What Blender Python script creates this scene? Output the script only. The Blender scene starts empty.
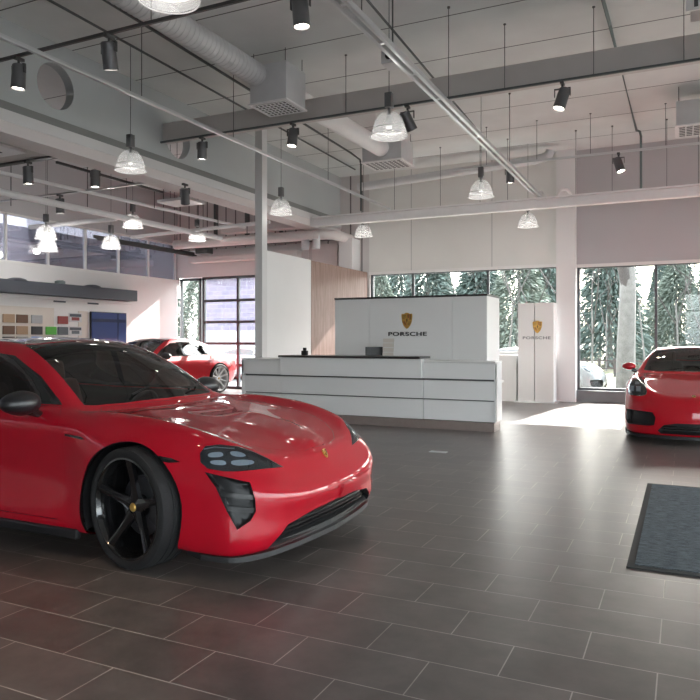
import bpy, bmesh, math, random
from mathutils import Vector, Matrix
from mathutils.bvhtree import BVHTree
random.seed(7)
SC = bpy.context.scene
COL = SC.collection
PI = math.pi
R = math.radians

# ------------------------------------------------------------------ materials
def _mat(name):
    m = bpy.data.materials.new(name); m.use_nodes = True
    nt = m.node_tree; b = nt.nodes['Principled BSDF']
    return m, nt, b

def pbr(name, col, rough=0.5, metal=0.0, coat=0.0, coat_rough=0.03, noise=0.0, nscale=8.0, bump=0.0, bscale=60.0, spec=0.5):
    m, nt, b = _mat(name)
    b.inputs['Base Color'].default_value = (*col, 1)
    b.inputs['Roughness'].default_value = rough
    b.inputs['Metallic'].default_value = metal
    b.inputs['Coat Weight'].default_value = coat
    b.inputs['Coat Roughness'].default_value = coat_rough
    b.inputs['Specular IOR Level'].default_value = spec
    tc = nt.nodes.new('ShaderNodeTexCoord')
    n = nt.nodes.new('ShaderNodeTexNoise'); n.inputs['Scale'].default_value = nscale; n.inputs['Detail'].default_value = 4
    nt.links.new(tc.outputs['Object'], n.inputs['Vector'])
    if noise > 0:
        mx = nt.nodes.new('ShaderNodeMix'); mx.data_type = 'RGBA'
        mx.inputs['A'].default_value = (*[c * (1 - noise) for c in col], 1)
        mx.inputs['B'].default_value = (*[min(1, c * (1 + noise)) for c in col], 1)
        nt.links.new(n.outputs['Fac'], mx.inputs['Factor'])
        nt.links.new(mx.outputs['Result'], b.inputs['Base Color'])
    if bump > 0:
        n2 = nt.nodes.new('ShaderNodeTexNoise'); n2.inputs['Scale'].default_value = bscale
        nt.links.new(tc.outputs['Object'], n2.inputs['Vector'])
        bp = nt.nodes.new('ShaderNodeBump'); bp.inputs['Strength'].default_value = bump; bp.inputs['Distance'].default_value = 0.01
        nt.links.new(n2.outputs['Fac'], bp.inputs['Height']); nt.links.new(bp.outputs['Normal'], b.inputs['Normal'])
    return m

def emis(name, col, s):
    m, nt, b = _mat(name)
    b.inputs['Base Color'].default_value = (*col, 1)
    b.inputs['Emission Color'].default_value = (*col, 1)
    b.inputs['Emission Strength'].default_value = s
    return m

def glass(name, tint=(1, 1, 1), refl=0.06, rough=0.0, fres=True, mx_=.85):
    """thin architectural glass: see-through plus a Fresnel reflection"""
    m = bpy.data.materials.new(name); m.use_nodes = True
    nt = m.node_tree; nt.nodes.clear()
    o = nt.nodes.new('ShaderNodeOutputMaterial'); mx = nt.nodes.new('ShaderNodeMixShader')
    t = nt.nodes.new('ShaderNodeBsdfTransparent'); t.inputs['Color'].default_value = (*tint, 1)
    g = nt.nodes.new('ShaderNodeBsdfGlossy'); g.inputs['Roughness'].default_value = rough
    lw = nt.nodes.new('ShaderNodeLayerWeight'); lw.inputs['Blend'].default_value = 0.35
    mr = nt.nodes.new('ShaderNodeMapRange'); mr.inputs['To Min'].default_value = refl; mr.inputs['To Max'].default_value = mx_
    nt.links.new(lw.outputs['Fresnel'] if fres else lw.outputs['Facing'], mr.inputs['Value'])
    nt.links.new(mr.outputs['Result'], mx.inputs['Fac'])
    nt.links.new(t.outputs[0], mx.inputs[1]); nt.links.new(g.outputs[0], mx.inputs[2])
    nt.links.new(mx.outputs[0], o.inputs['Surface'])
    return m

M = {}
M['red'] = pbr('red_paint', (0.43, 0.001, 0.014), 0.55, 0.0, 1.0, 0.015, spec=0.12)
M['red2'] = pbr('bright_red_paint', (0.46, 0.002, 0.012), 0.5, 0.0, 1.0, 0.02, spec=.15)
M['black'] = pbr('satin_black', (0.012, 0.012, 0.013), 0.45)
M['gloss_black'] = pbr('gloss_black', (0.008, 0.008, 0.009), 0.12, 0, 1.0, 0.02)
M['carbon'] = pbr('carbon_grey', (0.022, 0.022, 0.023), 0.45, 0, 0.25, 0.15, noise=.3, nscale=120)
M['mirror_shell'] = pbr('mirror_shell', (0.012, 0.012, 0.014), 0.4, 0, .25, .1)
M['tire'] = pbr('tyre_rubber', (0.011, 0.011, 0.012), 0.75, bump=.3, bscale=90)
M['rim_black'] = pbr('rim_black', (0.012, 0.012, 0.013), 0.16, 0.3, 1.0, 0.03)
M['rim_silver'] = pbr('rim_silver', (0.80, 0.81, 0.83), 0.3, 0.25)
M['disc'] = pbr('brake_steel', (0.12, 0.12, 0.13), 0.4, 0.9)
M['caliper'] = pbr('caliper_black', (0.02, 0.02, 0.022), 0.3, 0, .5)
M['gold'] = pbr('crest_gold', (0.62, 0.38, 0.10), 0.35, 0.6)
M['carglass'] = glass('car_glass', (0.82, 0.83, 0.81), 0.07)
M['carglass_dark'] = glass('tinted_car_glass', (0.07, 0.08, 0.08), 0.10)
M['roofglass'] = pbr('black_roof', (0.02, 0.02, 0.021), 0.08, 0, 1, .01)
M['lens'] = glass('lamp_lens', (0.9, 0.94, 0.97), 0.08)
M['led'] = pbr('lamp_reflector', (0.62, 0.72, 0.80), 0.25, 0.5)
M['smoke'] = pbr('lamp_housing', (0.03, 0.04, 0.05), 0.2, .3, 1)
M['interior'] = pbr('cabin_leather', (0.08, 0.07, 0.066), 0.6, noise=.2)
M['seat_red'] = pbr('seat_red_brown', (0.24, 0.15, 0.125), 0.55, noise=.2)
M['white'] = pbr('white_lacquer', (0.80, 0.79, 0.78), 0.35, noise=.02, nscale=2)
M['white_wall'] = pbr('white_wall_paint', (0.78, 0.77, 0.77), 0.7, noise=.03, nscale=1.5)
M['bulk'] = pbr('grey_bulkhead_paint', (0.50, 0.525, 0.53), 0.75, noise=.06, nscale=1.2)
M['fascia'] = pbr('light_fascia_paint', (0.70, 0.69, 0.69), 0.7, noise=.04, nscale=1.5)
M['mauve'] = pbr('grey_wall_paint', (0.50, 0.49, 0.505), 0.8, noise=.04, nscale=1)
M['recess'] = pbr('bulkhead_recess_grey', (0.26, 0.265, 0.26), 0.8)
M['rose_wall'] = pbr('rose_grey_fascia', (0.74, 0.69, 0.68), 0.7, noise=.03)
M['gap'] = pbr('shadow_gap_grey', (0.12, 0.12, 0.12), 0.8)
M['beam'] = pbr('beam_taupe', (0.58, 0.545, 0.525), 0.6, noise=.06, nscale=3)
M['duct'] = pbr('galvanised_duct', (0.64, 0.64, 0.65), 0.45, 0.1, noise=.08, nscale=6)
M['duct_white'] = pbr('white_duct', (0.84, 0.83, 0.83), 0.45, noise=.05)
M['pink'] = pbr('pale_rose_duct', (0.72, 0.66, 0.65), 0.55, noise=.05)
M['alu'] = pbr('aluminium_rail', (0.66, 0.67, 0.68), 0.28, 0.55)
M['track'] = pbr('black_track', (0.07, 0.07, 0.07), 0.45)
M['rod'] = pbr('steel_rod', (0.10, 0.105, 0.105), 0.5, .3)
M['conduit'] = pbr('grey_conduit', (0.09, 0.10, 0.10), 0.5)
M['conduit2'] = pbr('blue_grey_conduit', (0.16, 0.20, 0.20), 0.5)
M['spot'] = pbr('spot_grey', (0.15, 0.15, 0.155), 0.4, .4)
M['frame'] = pbr('window_frame_grey', (0.10, 0.11, 0.12), 0.45, .3)
M['pane'] = glass('window_glass', (0.95, 0.97, 0.97), 0.015, mx_=.35)
M['spot'] = M['spot']
M['mezz'] = glass('mezzanine_glass', (0.55, 0.55, 0.60), 0.22)
M['charcoal'] = pbr('charcoal_panel', (0.075, 0.085, 0.105), 0.5, noise=.05)
M['plinth'] = pbr('brushed_plinth', (0.34, 0.28, 0.26), 0.35, .4, noise=.1, nscale=20)
M['darktop'] = pbr('dark_counter_top', (0.035, 0.03, 0.03), 0.3)
M['mat_border'] = pbr('rubber_border', (0.03, 0.03, 0.03), 0.8)
M['curb'] = pbr('grey_sill', (0.20, 0.21, 0.22), 0.6, noise=.1)

def pendant_glass():
    m, nt, b = _mat('prismatic_glass')
    b.inputs['Base Color'].default_value = (0.92, 0.93, 0.93, 1)
    b.inputs['Roughness'].default_value = 0.12
    b.inputs['Alpha'].default_value = 0.22
    b.inputs['Coat Weight'].default_value = .6
    tc = nt.nodes.new('ShaderNodeTexCoord'); w = nt.nodes.new('ShaderNodeTexWave')
    w.wave_type = 'BANDS'; w.bands_direction = 'Z'; w.inputs['Scale'].default_value = 14
    nt.links.new(tc.outputs['Object'], w.inputs['Vector'])
    bp = nt.nodes.new('ShaderNodeBump'); bp.inputs['Strength'].default_value = .6; bp.inputs['Distance'].default_value = .02
    nt.links.new(w.outputs['Fac'], bp.inputs['Height']); nt.links.new(bp.outputs['Normal'], b.inputs['Normal'])
    return m
M['prism'] = pendant_glass()
M['spot_lens'] = emis('spot_lens_lit', (1.0, 0.93, 0.82), 14)
M['bulb'] = emis('bulb_dim', (.55, .55, .54), .15)
M['prism_ring'] = pbr('prism_ring', (.9, .9, .9), .15, 0, .8)

def floor_mat():
    m, nt, b = _mat('floor_tiles')
    L = nt.links.new; N = nt.nodes.new
    tc = N('ShaderNodeTexCoord'); mp = N('ShaderNodeMapping')
    mp.inputs['Location'].default_value = (0.40 + 30.0, -2.265 + 0.316 * 60, 0)
    L(tc.outputs['Object'], mp.inputs['Vector'])
    br = N('ShaderNodeTexBrick'); br.offset = 0.5; br.squash = 1
    br.inputs['Scale'].default_value = 1; br.inputs['Brick Width'].default_value = .6
    br.inputs['Row Height'].default_value = .316; br.inputs['Mortar Size'].default_value = .0030
    br.inputs['Mortar Smooth'].default_value = .15; br.inputs['Bias'].default_value = 0
    br.inputs['Color1'].default_value = (0.108, 0.091, 0.083, 1); br.inputs['Color2'].default_value = (0.135, 0.115, 0.105, 1)
    br.inputs['Mortar'].default_value = (0.42, 0.38, 0.35, 1)
    L(mp.outputs['Vector'], br.inputs['Vector'])
    n = N('ShaderNodeTexNoise'); n.inputs['Scale'].default_value = 3.5; n.inputs['Detail'].default_value = 8; n.inputs['Roughness'].default_value = .65
    L(tc.outputs['Object'], n.inputs['Vector'])
    mr = N('ShaderNodeMapRange'); mr.inputs['From Min'].default_value = .3; mr.inputs['From Max'].default_value = .7
    mr.inputs['To Min'].default_value = .72; mr.inputs['To Max'].default_value = 1.28
    L(n.outputs['Fac'], mr.inputs['Value'])
    vm = N('ShaderNodeVectorMath'); vm.operation = 'SCALE'
    L(br.outputs['Color'], vm.inputs[0]); L(mr.outputs['Result'], vm.inputs['Scale'])
    L(vm.outputs['Vector'], b.inputs['Base Color'])
    r = N('ShaderNodeMapRange'); r.inputs['From Min'].default_value = .3; r.inputs['From Max'].default_value = .7
    r.inputs['To Min'].default_value = .30; r.inputs['To Max'].default_value = .34
    L(n.outputs['Fac'], r.inputs['Value'])
    ra = N('ShaderNodeMath'); ra.operation = 'MULTIPLY_ADD'; ra.inputs[1].default_value = .35
    L(br.outputs['Fac'], ra.inputs[0]); L(r.outputs['Result'], ra.inputs[2]); L(ra.outputs[0], b.inputs['Roughness'])
    inv = N('ShaderNodeMath'); inv.operation = 'SUBTRACT'; inv.inputs[0].default_value = 1
    L(br.outputs['Fac'], inv.inputs[1])
    bp = N('ShaderNodeBump'); bp.inputs['Strength'].default_value = .35; bp.inputs['Distance'].default_value = .003
    L(inv.outputs[0], bp.inputs['Height']); L(bp.outputs['Normal'], b.inputs['Normal'])
    return m
M['floor'] = floor_mat()

def line_mat(name, col, linecol, axis, period, phase, width, rough=.8, noise=.05, amp=0):
    """paint with thin joint lines at coordinate = phase + k*period (object space)"""
    m, nt, b = _mat(name); L = nt.links.new; N = nt.nodes.new
    tc = N('ShaderNodeTexCoord'); sx = N('ShaderNodeSeparateXYZ'); L(tc.outputs['Object'], sx.inputs[0])
    a = N('ShaderNodeMath'); a.operation = 'SUBTRACT'; a.inputs[1].default_value = phase - 100 * period; L(sx.outputs[axis], a.inputs[0])
    d = N('ShaderNodeMath'); d.operation = 'DIVIDE'; d.inputs[1].default_value = period; L(a.outputs[0], d.inputs[0])
    f = N('ShaderNodeMath'); f.operation = 'FRACT'; L(d.outputs[0], f.inputs[0])
    c = N('ShaderNodeMath'); c.operation = 'LESS_THAN'; c.inputs[1].default_value = width / period; L(f.outputs[0], c.inputs[0])
    n = N('ShaderNodeTexNoise'); n.inputs['Scale'].default_value = 1.6; n.inputs['Detail'].default_value = 6; L(tc.outputs['Object'], n.inputs['Vector'])
    m1 = N('ShaderNodeMix'); m1.data_type = 'RGBA'
    m1.inputs['A'].default_value = (*[x * (1 - noise) for x in col], 1); m1.inputs['B'].default_value = (*[x * (1 + noise) for x in col], 1)
    L(n.outputs['Fac'], m1.inputs['Factor'])
    m2 = N('ShaderNodeMix'); m2.data_type = 'RGBA'; m2.inputs['B'].default_value = (*linecol, 1)
    L(c.outputs[0], m2.inputs['Factor']); L(m1.outputs['Result'], m2.inputs['A']); L(m2.outputs['Result'], b.inputs['Base Color'])
    b.inputs['Roughness'].default_value = rough
    return m
M['ceil'] = line_mat('concrete_ceiling', (0.72, 0.73, 0.72), (0.10, 0.10, 0.10), 'Y', 1.33, 8.93, .022, noise=.12)
M['clad'] = line_mat('ribbed_cladding', (0.62, 0.585, 0.58), (0.16, 0.15, 0.15), 'X', .33, 0, .04)
M['blind'] = line_mat('pale_blind_panel', (0.74, 0.735, 0.71), (0.42, 0.42, 0.42), 'X', 2.05, -6.2, .018)

def wood_mat():
    m, nt, b = _mat('warm_walnut_veneer'); L = nt.links.new; N = nt.nodes.new
    tc = N('ShaderNodeTexCoord'); mp = N('ShaderNodeMapping'); mp.inputs['Scale'].default_value = (6, 6, .5)
    L(tc.outputs['Object'], mp.inputs[0])
    n = N('ShaderNodeTexNoise'); n.inputs['Scale'].default_value = 3; n.inputs['Detail'].default_value = 9; n.inputs['Roughness'].default_value = .7
    L(mp.outputs[0], n.inputs[0]); cr = N('ShaderNodeValToRGB')
    cr.color_ramp.elements[0].position = .35; cr.color_ramp.elements[0].color = (0.21, 0.125, 0.105, 1)
    cr.color_ramp.elements[1].position = .65; cr.color_ramp.elements[1].color = (0.38, 0.255, 0.22, 1)
    L(n.outputs['Fac'], cr.inputs[0]); L(cr.outputs[0], b.inputs['Base Color']); b.inputs['Roughness'].default_value = .42
    return m
M['wood'] = wood_mat()

def carpet_mat():
    m, nt, b = _mat('mat_ribbed_pile'); L = nt.links.new; N = nt.nodes.new
    tc = N('ShaderNodeTexCoord'); mp = N('ShaderNodeMapping'); mp.inputs['Scale'].default_value = (5, 30, 1); L(tc.outputs['Object'], mp.inputs[0])
    n = N('ShaderNodeTexNoise'); n.inputs['Scale'].default_value = 2.2; n.inputs['Detail'].default_value = 9; n.inputs['Roughness'].default_value = .85; L(mp.outputs[0], n.inputs[0])
    cr = N('ShaderNodeValToRGB'); cr.color_ramp.elements[0].position = .4; cr.color_ramp.elements[0].color = (0.02, 0.028, 0.036, 1)
    cr.color_ramp.elements[1].position = .62; cr.color_ramp.elements[1].color = (0.15, 0.18, 0.20, 1)
    L(n.outputs['Fac'], cr.inputs[0]); L(cr.outputs[0], b.inputs['Base Color']); b.inputs['Roughness'].default_value = 1
    bp = N('ShaderNodeBump'); bp.inputs['Strength'].default_value = .8; bp.inputs['Distance'].default_value = .01
    L(n.outputs['Fac'], bp.inputs['Height']); L(bp.outputs['Normal'], b.inputs['Normal'])
    return m
M['carpet'] = carpet_mat()

# ------------------------------------------------------------------ mesh helpers
class MB:
    def __init__(s): s.bm = bmesh.new()
    def box(s, x0, x1, y0, y1, z0, z1, bev=0):
        mt = Matrix.Translation(((x0 + x1) / 2, (y0 + y1) / 2, (z0 + z1) / 2)) @ Matrix.Diagonal((abs(x1 - x0), abs(y1 - y0), abs(z1 - z0), 1))
        r = bmesh.ops.create_cube(s.bm, size=1, matrix=mt)
        if bev:
            es = list({e for v in r['verts'] for e in v.link_edges})
            bmesh.ops.bevel(s.bm, geom=es, offset=bev, segments=2, profile=.5, affect='EDGES')
        return s
    def tube(s, a, b, r, n=12, r2=None, cap=True):
        a = Vector(a); b = Vector(b); d = b - a
        q = d.to_track_quat('Z', 'Y').to_matrix().to_4x4()
        bmesh.ops.create_cone(s.bm, cap_ends=cap, segments=n, radius1=r, radius2=r if r2 is None else r2, depth=d.length,
                              matrix=Matrix.Translation((a + b) / 2) @ q)
        return s
    def path(s, pts, r, n=8):
        pts = [Vector(p) for p in pts]; rings = []
        for i, p in enumerate(pts):
            t = (pts[min(i + 1, len(pts) - 1)] - pts[max(i - 1, 0)]).normalized()
            q = t.to_track_quat('Z', 'Y')
            rr = r[i] if isinstance(r, (list, tuple)) else r
            rings.append([s.bm.verts.new(p + q @ Vector((rr * math.cos(2 * PI * k / n), rr * math.sin(2 * PI * k / n), 0))) for k in range(n)])
        for a, b in zip(rings, rings[1:]):
            # align start index
            off = min(range(n), key=lambda o: (a[0].co - b[o].co).length)
            for k in range(n):
                s.bm.faces.new((a[k], a[(k + 1) % n], b[(k + 1 + off) % n], b[(k + off) % n]))
        s.bm.faces.new(rings[0][::-1]); s.bm.faces.new(rings[-1])
        return s
    def lathe(s, prof, n=32, mat=None, close=False):
        """prof: (r, z) pairs revolved about Z, then transformed by mat"""
        mat = mat or Matrix.Identity(4); rings = []
        for r, z in prof:
            if r < 1e-6: rings.append([s.bm.verts.new(mat @ Vector((0, 0, z)))])
            else: rings.append([s.bm.verts.new(mat @ Vector((r * math.cos(2 * PI * k / n), r * math.sin(2 * PI * k / n), z))) for k in range(n)])
        if close: rings.append(rings[0])
        for a, b in zip(rings, rings[1:]):
            for k in range(n):
                k2 = (k + 1) % n
                if len(a) == 1 and len(b) == 1: continue
                if len(a) == 1: s.bm.faces.new((a[0], b[k2], b[k]))
                elif len(b) == 1: s.bm.faces.new((a[k], a[k2], b[0]))
                else: s.bm.faces.new((a[k], a[k2], b[k2], b[k]))
        return s
    def prism(s, poly, ax, a0, a1):
        """poly 2D in the two other axes (in x,y,z order), extruded along ax from a0 to a1"""
        def P(p, a): return {'x': (a, p[0], p[1]), 'y': (p[0], a, p[1]), 'z': (p[0], p[1], a)}[ax]
        lo = [s.bm.verts.new(P(p, a0)) for p in poly]; hi = [s.bm.verts.new(P(p, a1)) for p in poly]; n = len(poly)
        s.bm.faces.new(lo[::-1]); s.bm.faces.new(hi)
        for k in range(n): s.bm.faces.new((lo[k], lo[(k + 1) % n], hi[(k + 1) % n], hi[k]))
        return s
    def xf(s, mat):
        bmesh.ops.transform(s.bm, matrix=mat, verts=s.bm.verts); return s
    def build(s, name, mat, parent=None, smooth=None, recalc=True):
        if recalc: bmesh.ops.recalc_face_normals(s.bm, faces=s.bm.faces)
        me = bpy.data.meshes.new(name); s.bm.to_mesh(me); s.bm.free()
        if mat: me.materials.append(mat)
        if smooth:
            me.polygons.foreach_set('use_smooth', [True] * len(me.polygons))
            try: me.set_sharp_from_angle(angle=R(smooth))
            except Exception: pass
        o = bpy.data.objects.new(name, me); COL.objects.link(o)
        if parent: o.parent = parent
        return o

def tag(o, label=None, cat=None, group=None, kind=None):
    if label: o['label'] = label
    if cat: o['category'] = cat
    if group: o['group'] = group
    if kind: o['kind'] = kind
    return o
def empty(name, loc=(0, 0, 0), rz=0, label=None, cat=None, group=None):
    o = bpy.data.objects.new(name, None); COL.objects.link(o); o.location = loc; o.rotation_euler = (0, 0, rz)
    o.empty_display_size = .1
    return tag(o, label, cat, group)
def struct(o): o['kind'] = 'structure'; return o
def kids(o): return [c for c in bpy.data.objects if c.parent == o]
def copy_tree(o, parent=None, remap=None):
    c = o.copy(); COL.objects.link(c)
    if parent: c.parent = parent
    if remap and c.type == 'MESH' and c.data.materials and c.data.materials[0] in remap:
        key = (c.data.name, 'r'); 
        if key not in _rm:
            me = c.data.copy(); me.materials[0] = remap[c.data.materials[0]]; _rm[key] = me
        c.data = _rm[key]
    for ch in kids(o): copy_tree(ch, c, remap)
    return c
_rm = {}
def box_obj(name, mat, *b, parent=None, bev=0, smooth=None):
    return MB().box(*b, bev=bev).build(name, mat, parent, smooth)

# ------------------------------------------------------------------ car bodies
def crom(pts, k, ghost0=None, ghost1=None, alpha=.5):
    """non-uniform Catmull-Rom through pts, k samples per span"""
    P = [Vector(p) for p in pts]
    g0 = Vector(ghost0) if ghost0 is not None else P[0] * 2 - P[1]
    g1 = Vector(ghost1) if ghost1 is not None else P[-1] * 2 - P[-2]
    Q = [g0] + P + [g1]; out = []
    for i in range(1, len(Q) - 2):
        p0, p1, p2, p3 = Q[i - 1:i + 3]
        d = lambda a, b: max((a - b).length ** alpha, 1e-4)
        t0 = 0; t1 = t0 + d(p0, p1); t2 = t1 + d(p1, p2); t3 = t2 + d(p2, p3)
        for s in range(k):
            t = t1 + (t2 - t1) * s / k
            a1 = p0 * ((t1 - t) / (t1 - t0)) + p1 * ((t - t0) / (t1 - t0))
            a2 = p1 * ((t2 - t) / (t2 - t1)) + p2 * ((t - t1) / (t2 - t1))
            a3 = p2 * ((t3 - t) / (t3 - t2)) + p3 * ((t - t2) / (t3 - t2))
            b1 = a1 * ((t2 - t) / (t2 - t0)) + a2 * ((t - t0) / (t2 - t0))
            b2 = a2 * ((t3 - t) / (t3 - t1)) + a3 * ((t - t1) / (t3 - t1))
            out.append(b1 * ((t2 - t) / (t2 - t1)) + b2 * ((t - t1) / (t2 - t1)))
    out.append(P[-1].copy())
    return out

def body_grid(rails, ku=5, kv=5):
    """rails (A..H and K) -> full closed shell bmesh; I and J are crowned between H and K"""
    n = len(rails[0]); H = rails[-2]; K = rails[-1]; ex = []
    for f, b in ((.70, 0), (.36, 0)):
        row = []
        for h, k in zip(H, K):
            t = 1 - f ** 2
            row.append((h[0] + (k[0] - h[0]) * t, h[1] * f, h[2] + (k[2] - h[2]) * t))
        ex.append(row)
    rails = rails[:-1] + ex + [K]
    rr = []
    for r in rails:
        m0 = (r[1][0], -r[1][1], r[1][2]); m1 = (r[-2][0], -r[-2][1], r[-2][2])
        rr.append(crom(r, ku, m0, m1))
    bm = bmesh.new(); grid = []
    for c in range(len(rr[0])):
        left = [r[c] for r in rr]
        full = left + [Vector((p.x, -p.y, p.z)) for p in left[-2::-1]]
        grid.append([bm.verts.new(p) for p in crom(full, kv)])
    for a, b in zip(grid, grid[1:]):
        for k in range(len(a) - 1):
            bm.faces.new((a[k], a[k + 1], b[k + 1], b[k]))
    bmesh.ops.remove_doubles(bm, verts=bm.verts, dist=1e-4)
    bmesh.ops.dissolve_degenerate(bm, dist=1e-4, edges=bm.edges)
    bmesh.ops.recalc_face_normals(bm, faces=bm.faces)
    # outward check
    top = max(bm.faces, key=lambda f: f.calc_center_median().z)
    if top.normal.z < 0: bmesh.ops.reverse_faces(bm, faces=bm.faces)
    return bm

def hood_plateau(bm, x0, x1, y0, y1, h, soft=.05):
    """raised centre of the bonnet, its edges running together towards the nose"""
    bm.normal_update()
    for v in bm.verts:
        x = v.co.x
        if x0 < x < x1 and v.normal.z > .55:
            f = (x - x0) / (x1 - x0); yc = y0 + (y1 - y0) * f
            t = max(0, min(1, (yc - abs(v.co.y)) / soft + .5)); t = t * t * (3 - 2 * t)
            e = min(1, (x - x0) / .15, (x1 - x) / .12)
            v.co.z += h * t * max(0, e)

class NormalSource:
    def __init__(s, bm, hx=None):
        bm.normal_update(); bm.verts.ensure_lookup_table(); bm.faces.ensure_lookup_table()
        s.co = [v.co.copy() for v in bm.verts]; s.no = [v.normal.copy() for v in bm.verts]
        nb = [[e.other_vert(v).index for e in v.link_edges] for v in bm.verts]
        for it in range(4):
            new = list(s.no)
            for i, n in enumerate(s.no):
                c = s.co[i]; k = 1.0 if (n.z > .75 and c.x > -.4 and c.z < .95) else (.35 if it < 2 else 0)
                if k:
                    a = Vector()
                    for j in nb[i]: a += s.no[j]
                    new[i] = (n + a * (k / max(1, len(nb[i])))).normalized()
            s.no = new
        s.fa = [[v.index for v in f.verts] for f in bm.faces]
        s.t = BVHTree.FromBMesh(bm)
    def at(s, p):
        loc, nrm, idx, d = s.t.find_nearest(p)
        n = Vector()
        for i in s.fa[idx]: n += s.no[i] / ((s.co[i] - loc).length + 1e-4) ** 1.5
        return n.normalized()

def inside(p, poly):
    c = False; j = len(poly) - 1
    for i in range(len(poly)):
        a, b = poly[i], poly[j]
        if (a[1] > p[1]) != (b[1] > p[1]) and p[0] < (b[0] - a[0]) * (p[1] - a[1]) / (b[1] - a[1]) + a[0]: c = not c
        j = i
    return c

def carve(bm, poly, eu, ev, filt, keep=False):
    """cut the shell along a polygon projected along eu x ev; returns a bmesh of the faces inside (removed from bm unless keep)"""
    eu = Vector(eu); ev = Vector(ev); d = eu.cross(ev)
    us = [p[0] for p in poly]; vs = [p[1] for p in poly]
    bb = (min(us), max(us), min(vs), max(vs))
    def uvb(f):
        U = [v.co.dot(eu) for v in f.verts]; V = [v.co.dot(ev) for v in f.verts]
        return min(U), max(U), min(V), max(V)
    def hit(a, b): return a[0] <= b[1] + 1e-5 and a[1] >= b[0] - 1e-5 and a[2] <= b[3] + 1e-5 and a[3] >= b[2] - 1e-5
    cand = {f for f in bm.faces if filt(f.calc_center_median(), f.normal) and hit(uvb(f), bb)}
    for i in range(len(poly)):
        a = poly[i]; b = poly[(i + 1) % len(poly)]
        eb = (min(a[0], b[0]), max(a[0], b[0]), min(a[1], b[1]), max(a[1], b[1]))
        sel = [f for f in cand if hit(uvb(f), eb)]
        if not sel: continue
        pn = (eu * (b[1] - a[1]) - ev * (b[0] - a[0]))
        if pn.length < 1e-7: continue
        geom = list(sel) + list({e for f in sel for e in f.edges}) + list({v for f in sel for v in f.verts})
        co = eu * a[0] + ev * a[1]
        r = bmesh.ops.bisect_plane(bm, geom=geom, dist=1e-6, plane_co=co, plane_no=pn.normalized())
        cand = {f for f in cand if f.is_valid} | {g for g in r['geom'] if isinstance(g, bmesh.types.BMFace)}
    ins = []
    for f in cand:
        c = f.calc_center_median()
        if inside((c.dot(eu), c.dot(ev)), poly): ins.append(f)
    out = bmesh.new(); mp = {}
    for f in ins:
        vv = []
        for v in f.verts:
            if v not in mp: mp[v] = out.verts.new(v.co)
            vv.append(mp[v])
        try: out.faces.new(vv)
        except ValueError: pass
    out.normal_update()
    if not keep: bmesh.ops.delete(bm, geom=ins, context='FACES')
    return out

def shell_obj(bm, name, mat, ns, parent, offset=0.0, normals=True):
    for v in list(bm.verts):
        if not v.link_faces: bm.verts.remove(v)
    no = [ns.at(v.co) for v in bm.verts]
    if offset:
        for v, n in zip(bm.verts, no): v.co = v.co + n * offset
    me = bpy.data.meshes.new(name); bm.to_mesh(me)
    me.materials.append(mat)
    me.polygons.foreach_set('use_smooth', [True] * len(me.polygons))
    if normals: me.normals_split_custom_set_from_vertices(no)
    o = bpy.data.objects.new(name, me); COL.objects.link(o); o.parent = parent
    bm.free(); return o

def shrink(bm, ns, w=.0045, depth=.004):
    """pull the open border of a panel inwards by w and fold it down by depth so shut lines read as gaps"""
    be = [e for e in bm.edges if e.is_boundary]
    bv = {v for e in be for v in e.verts}; mv = {}
    for v in bv:
        n = ns.at(v.co); acc = Vector()
        for e in v.link_edges:
            if e.is_boundary:
                f = e.link_faces[0]; c = f.calc_center_median(); m = (e.verts[0].co + e.verts[1].co) / 2
                t = (e.verts[1].co - e.verts[0].co).normalized(); q = n.cross(t)
                if q.dot(c - m) < 0: q = -q
                acc += q
        if acc.length > 1e-6: mv[v] = acc.normalized() * w
    for v, q in mv.items(): v.co += q
    r = bmesh.ops.extrude_edge_only(bm, edges=be)
    for v in [g for g in r['geom'] if isinstance(g, bmesh.types.BMVert)]:
        v.co -= ns.at(v.co) * depth
    return bm

def recess(bm, ns, depth, slats=0):
    """push a patch inwards and wall its border"""
    be = [e for e in bm.edges if e.is_boundary]; orig = {v: v.co.copy() for v in bm.verts}
    r = bmesh.ops.extrude_edge_only(bm, edges=be)
    nv = {g for g in r['geom'] if isinstance(g, bmesh.types.BMVert)}
    for v in bm.verts:
        if v not in nv: v.co = v.co - ns.at(v.co) * depth
    return bm

XZ = ((1, 0, 0), (0, 0, 1)); XY = ((1, 0, 0), (0, 1, 0)); YZ = ((0, 1, 0), (0, 0, 1))
def circ(cx, cz, r, n=40): return [(cx + r * math.cos(2 * PI * k / n), cz + r * math.sin(2 * PI * k / n)) for k in range(n)]
def rnd(poly, k=4):
    """smooth a coarse outline"""
    for _ in range(k):
        o = []
        for i in range(len(poly)):
            a = poly[i]; b = poly[(i + 1) % len(poly)]
            o += [(a[0] * .75 + b[0] * .25, a[1] * .75 + b[1] * .25), (a[0] * .25 + b[0] * .75, a[1] * .25 + b[1] * .75)]
        poly = o
        if k > 2 and len(poly) > 40: break
    return poly
WORLD, SUN, PEND, SPOT, EXPO = 2.7, 24.0, 3.0, 190.0, 0.5
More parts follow.
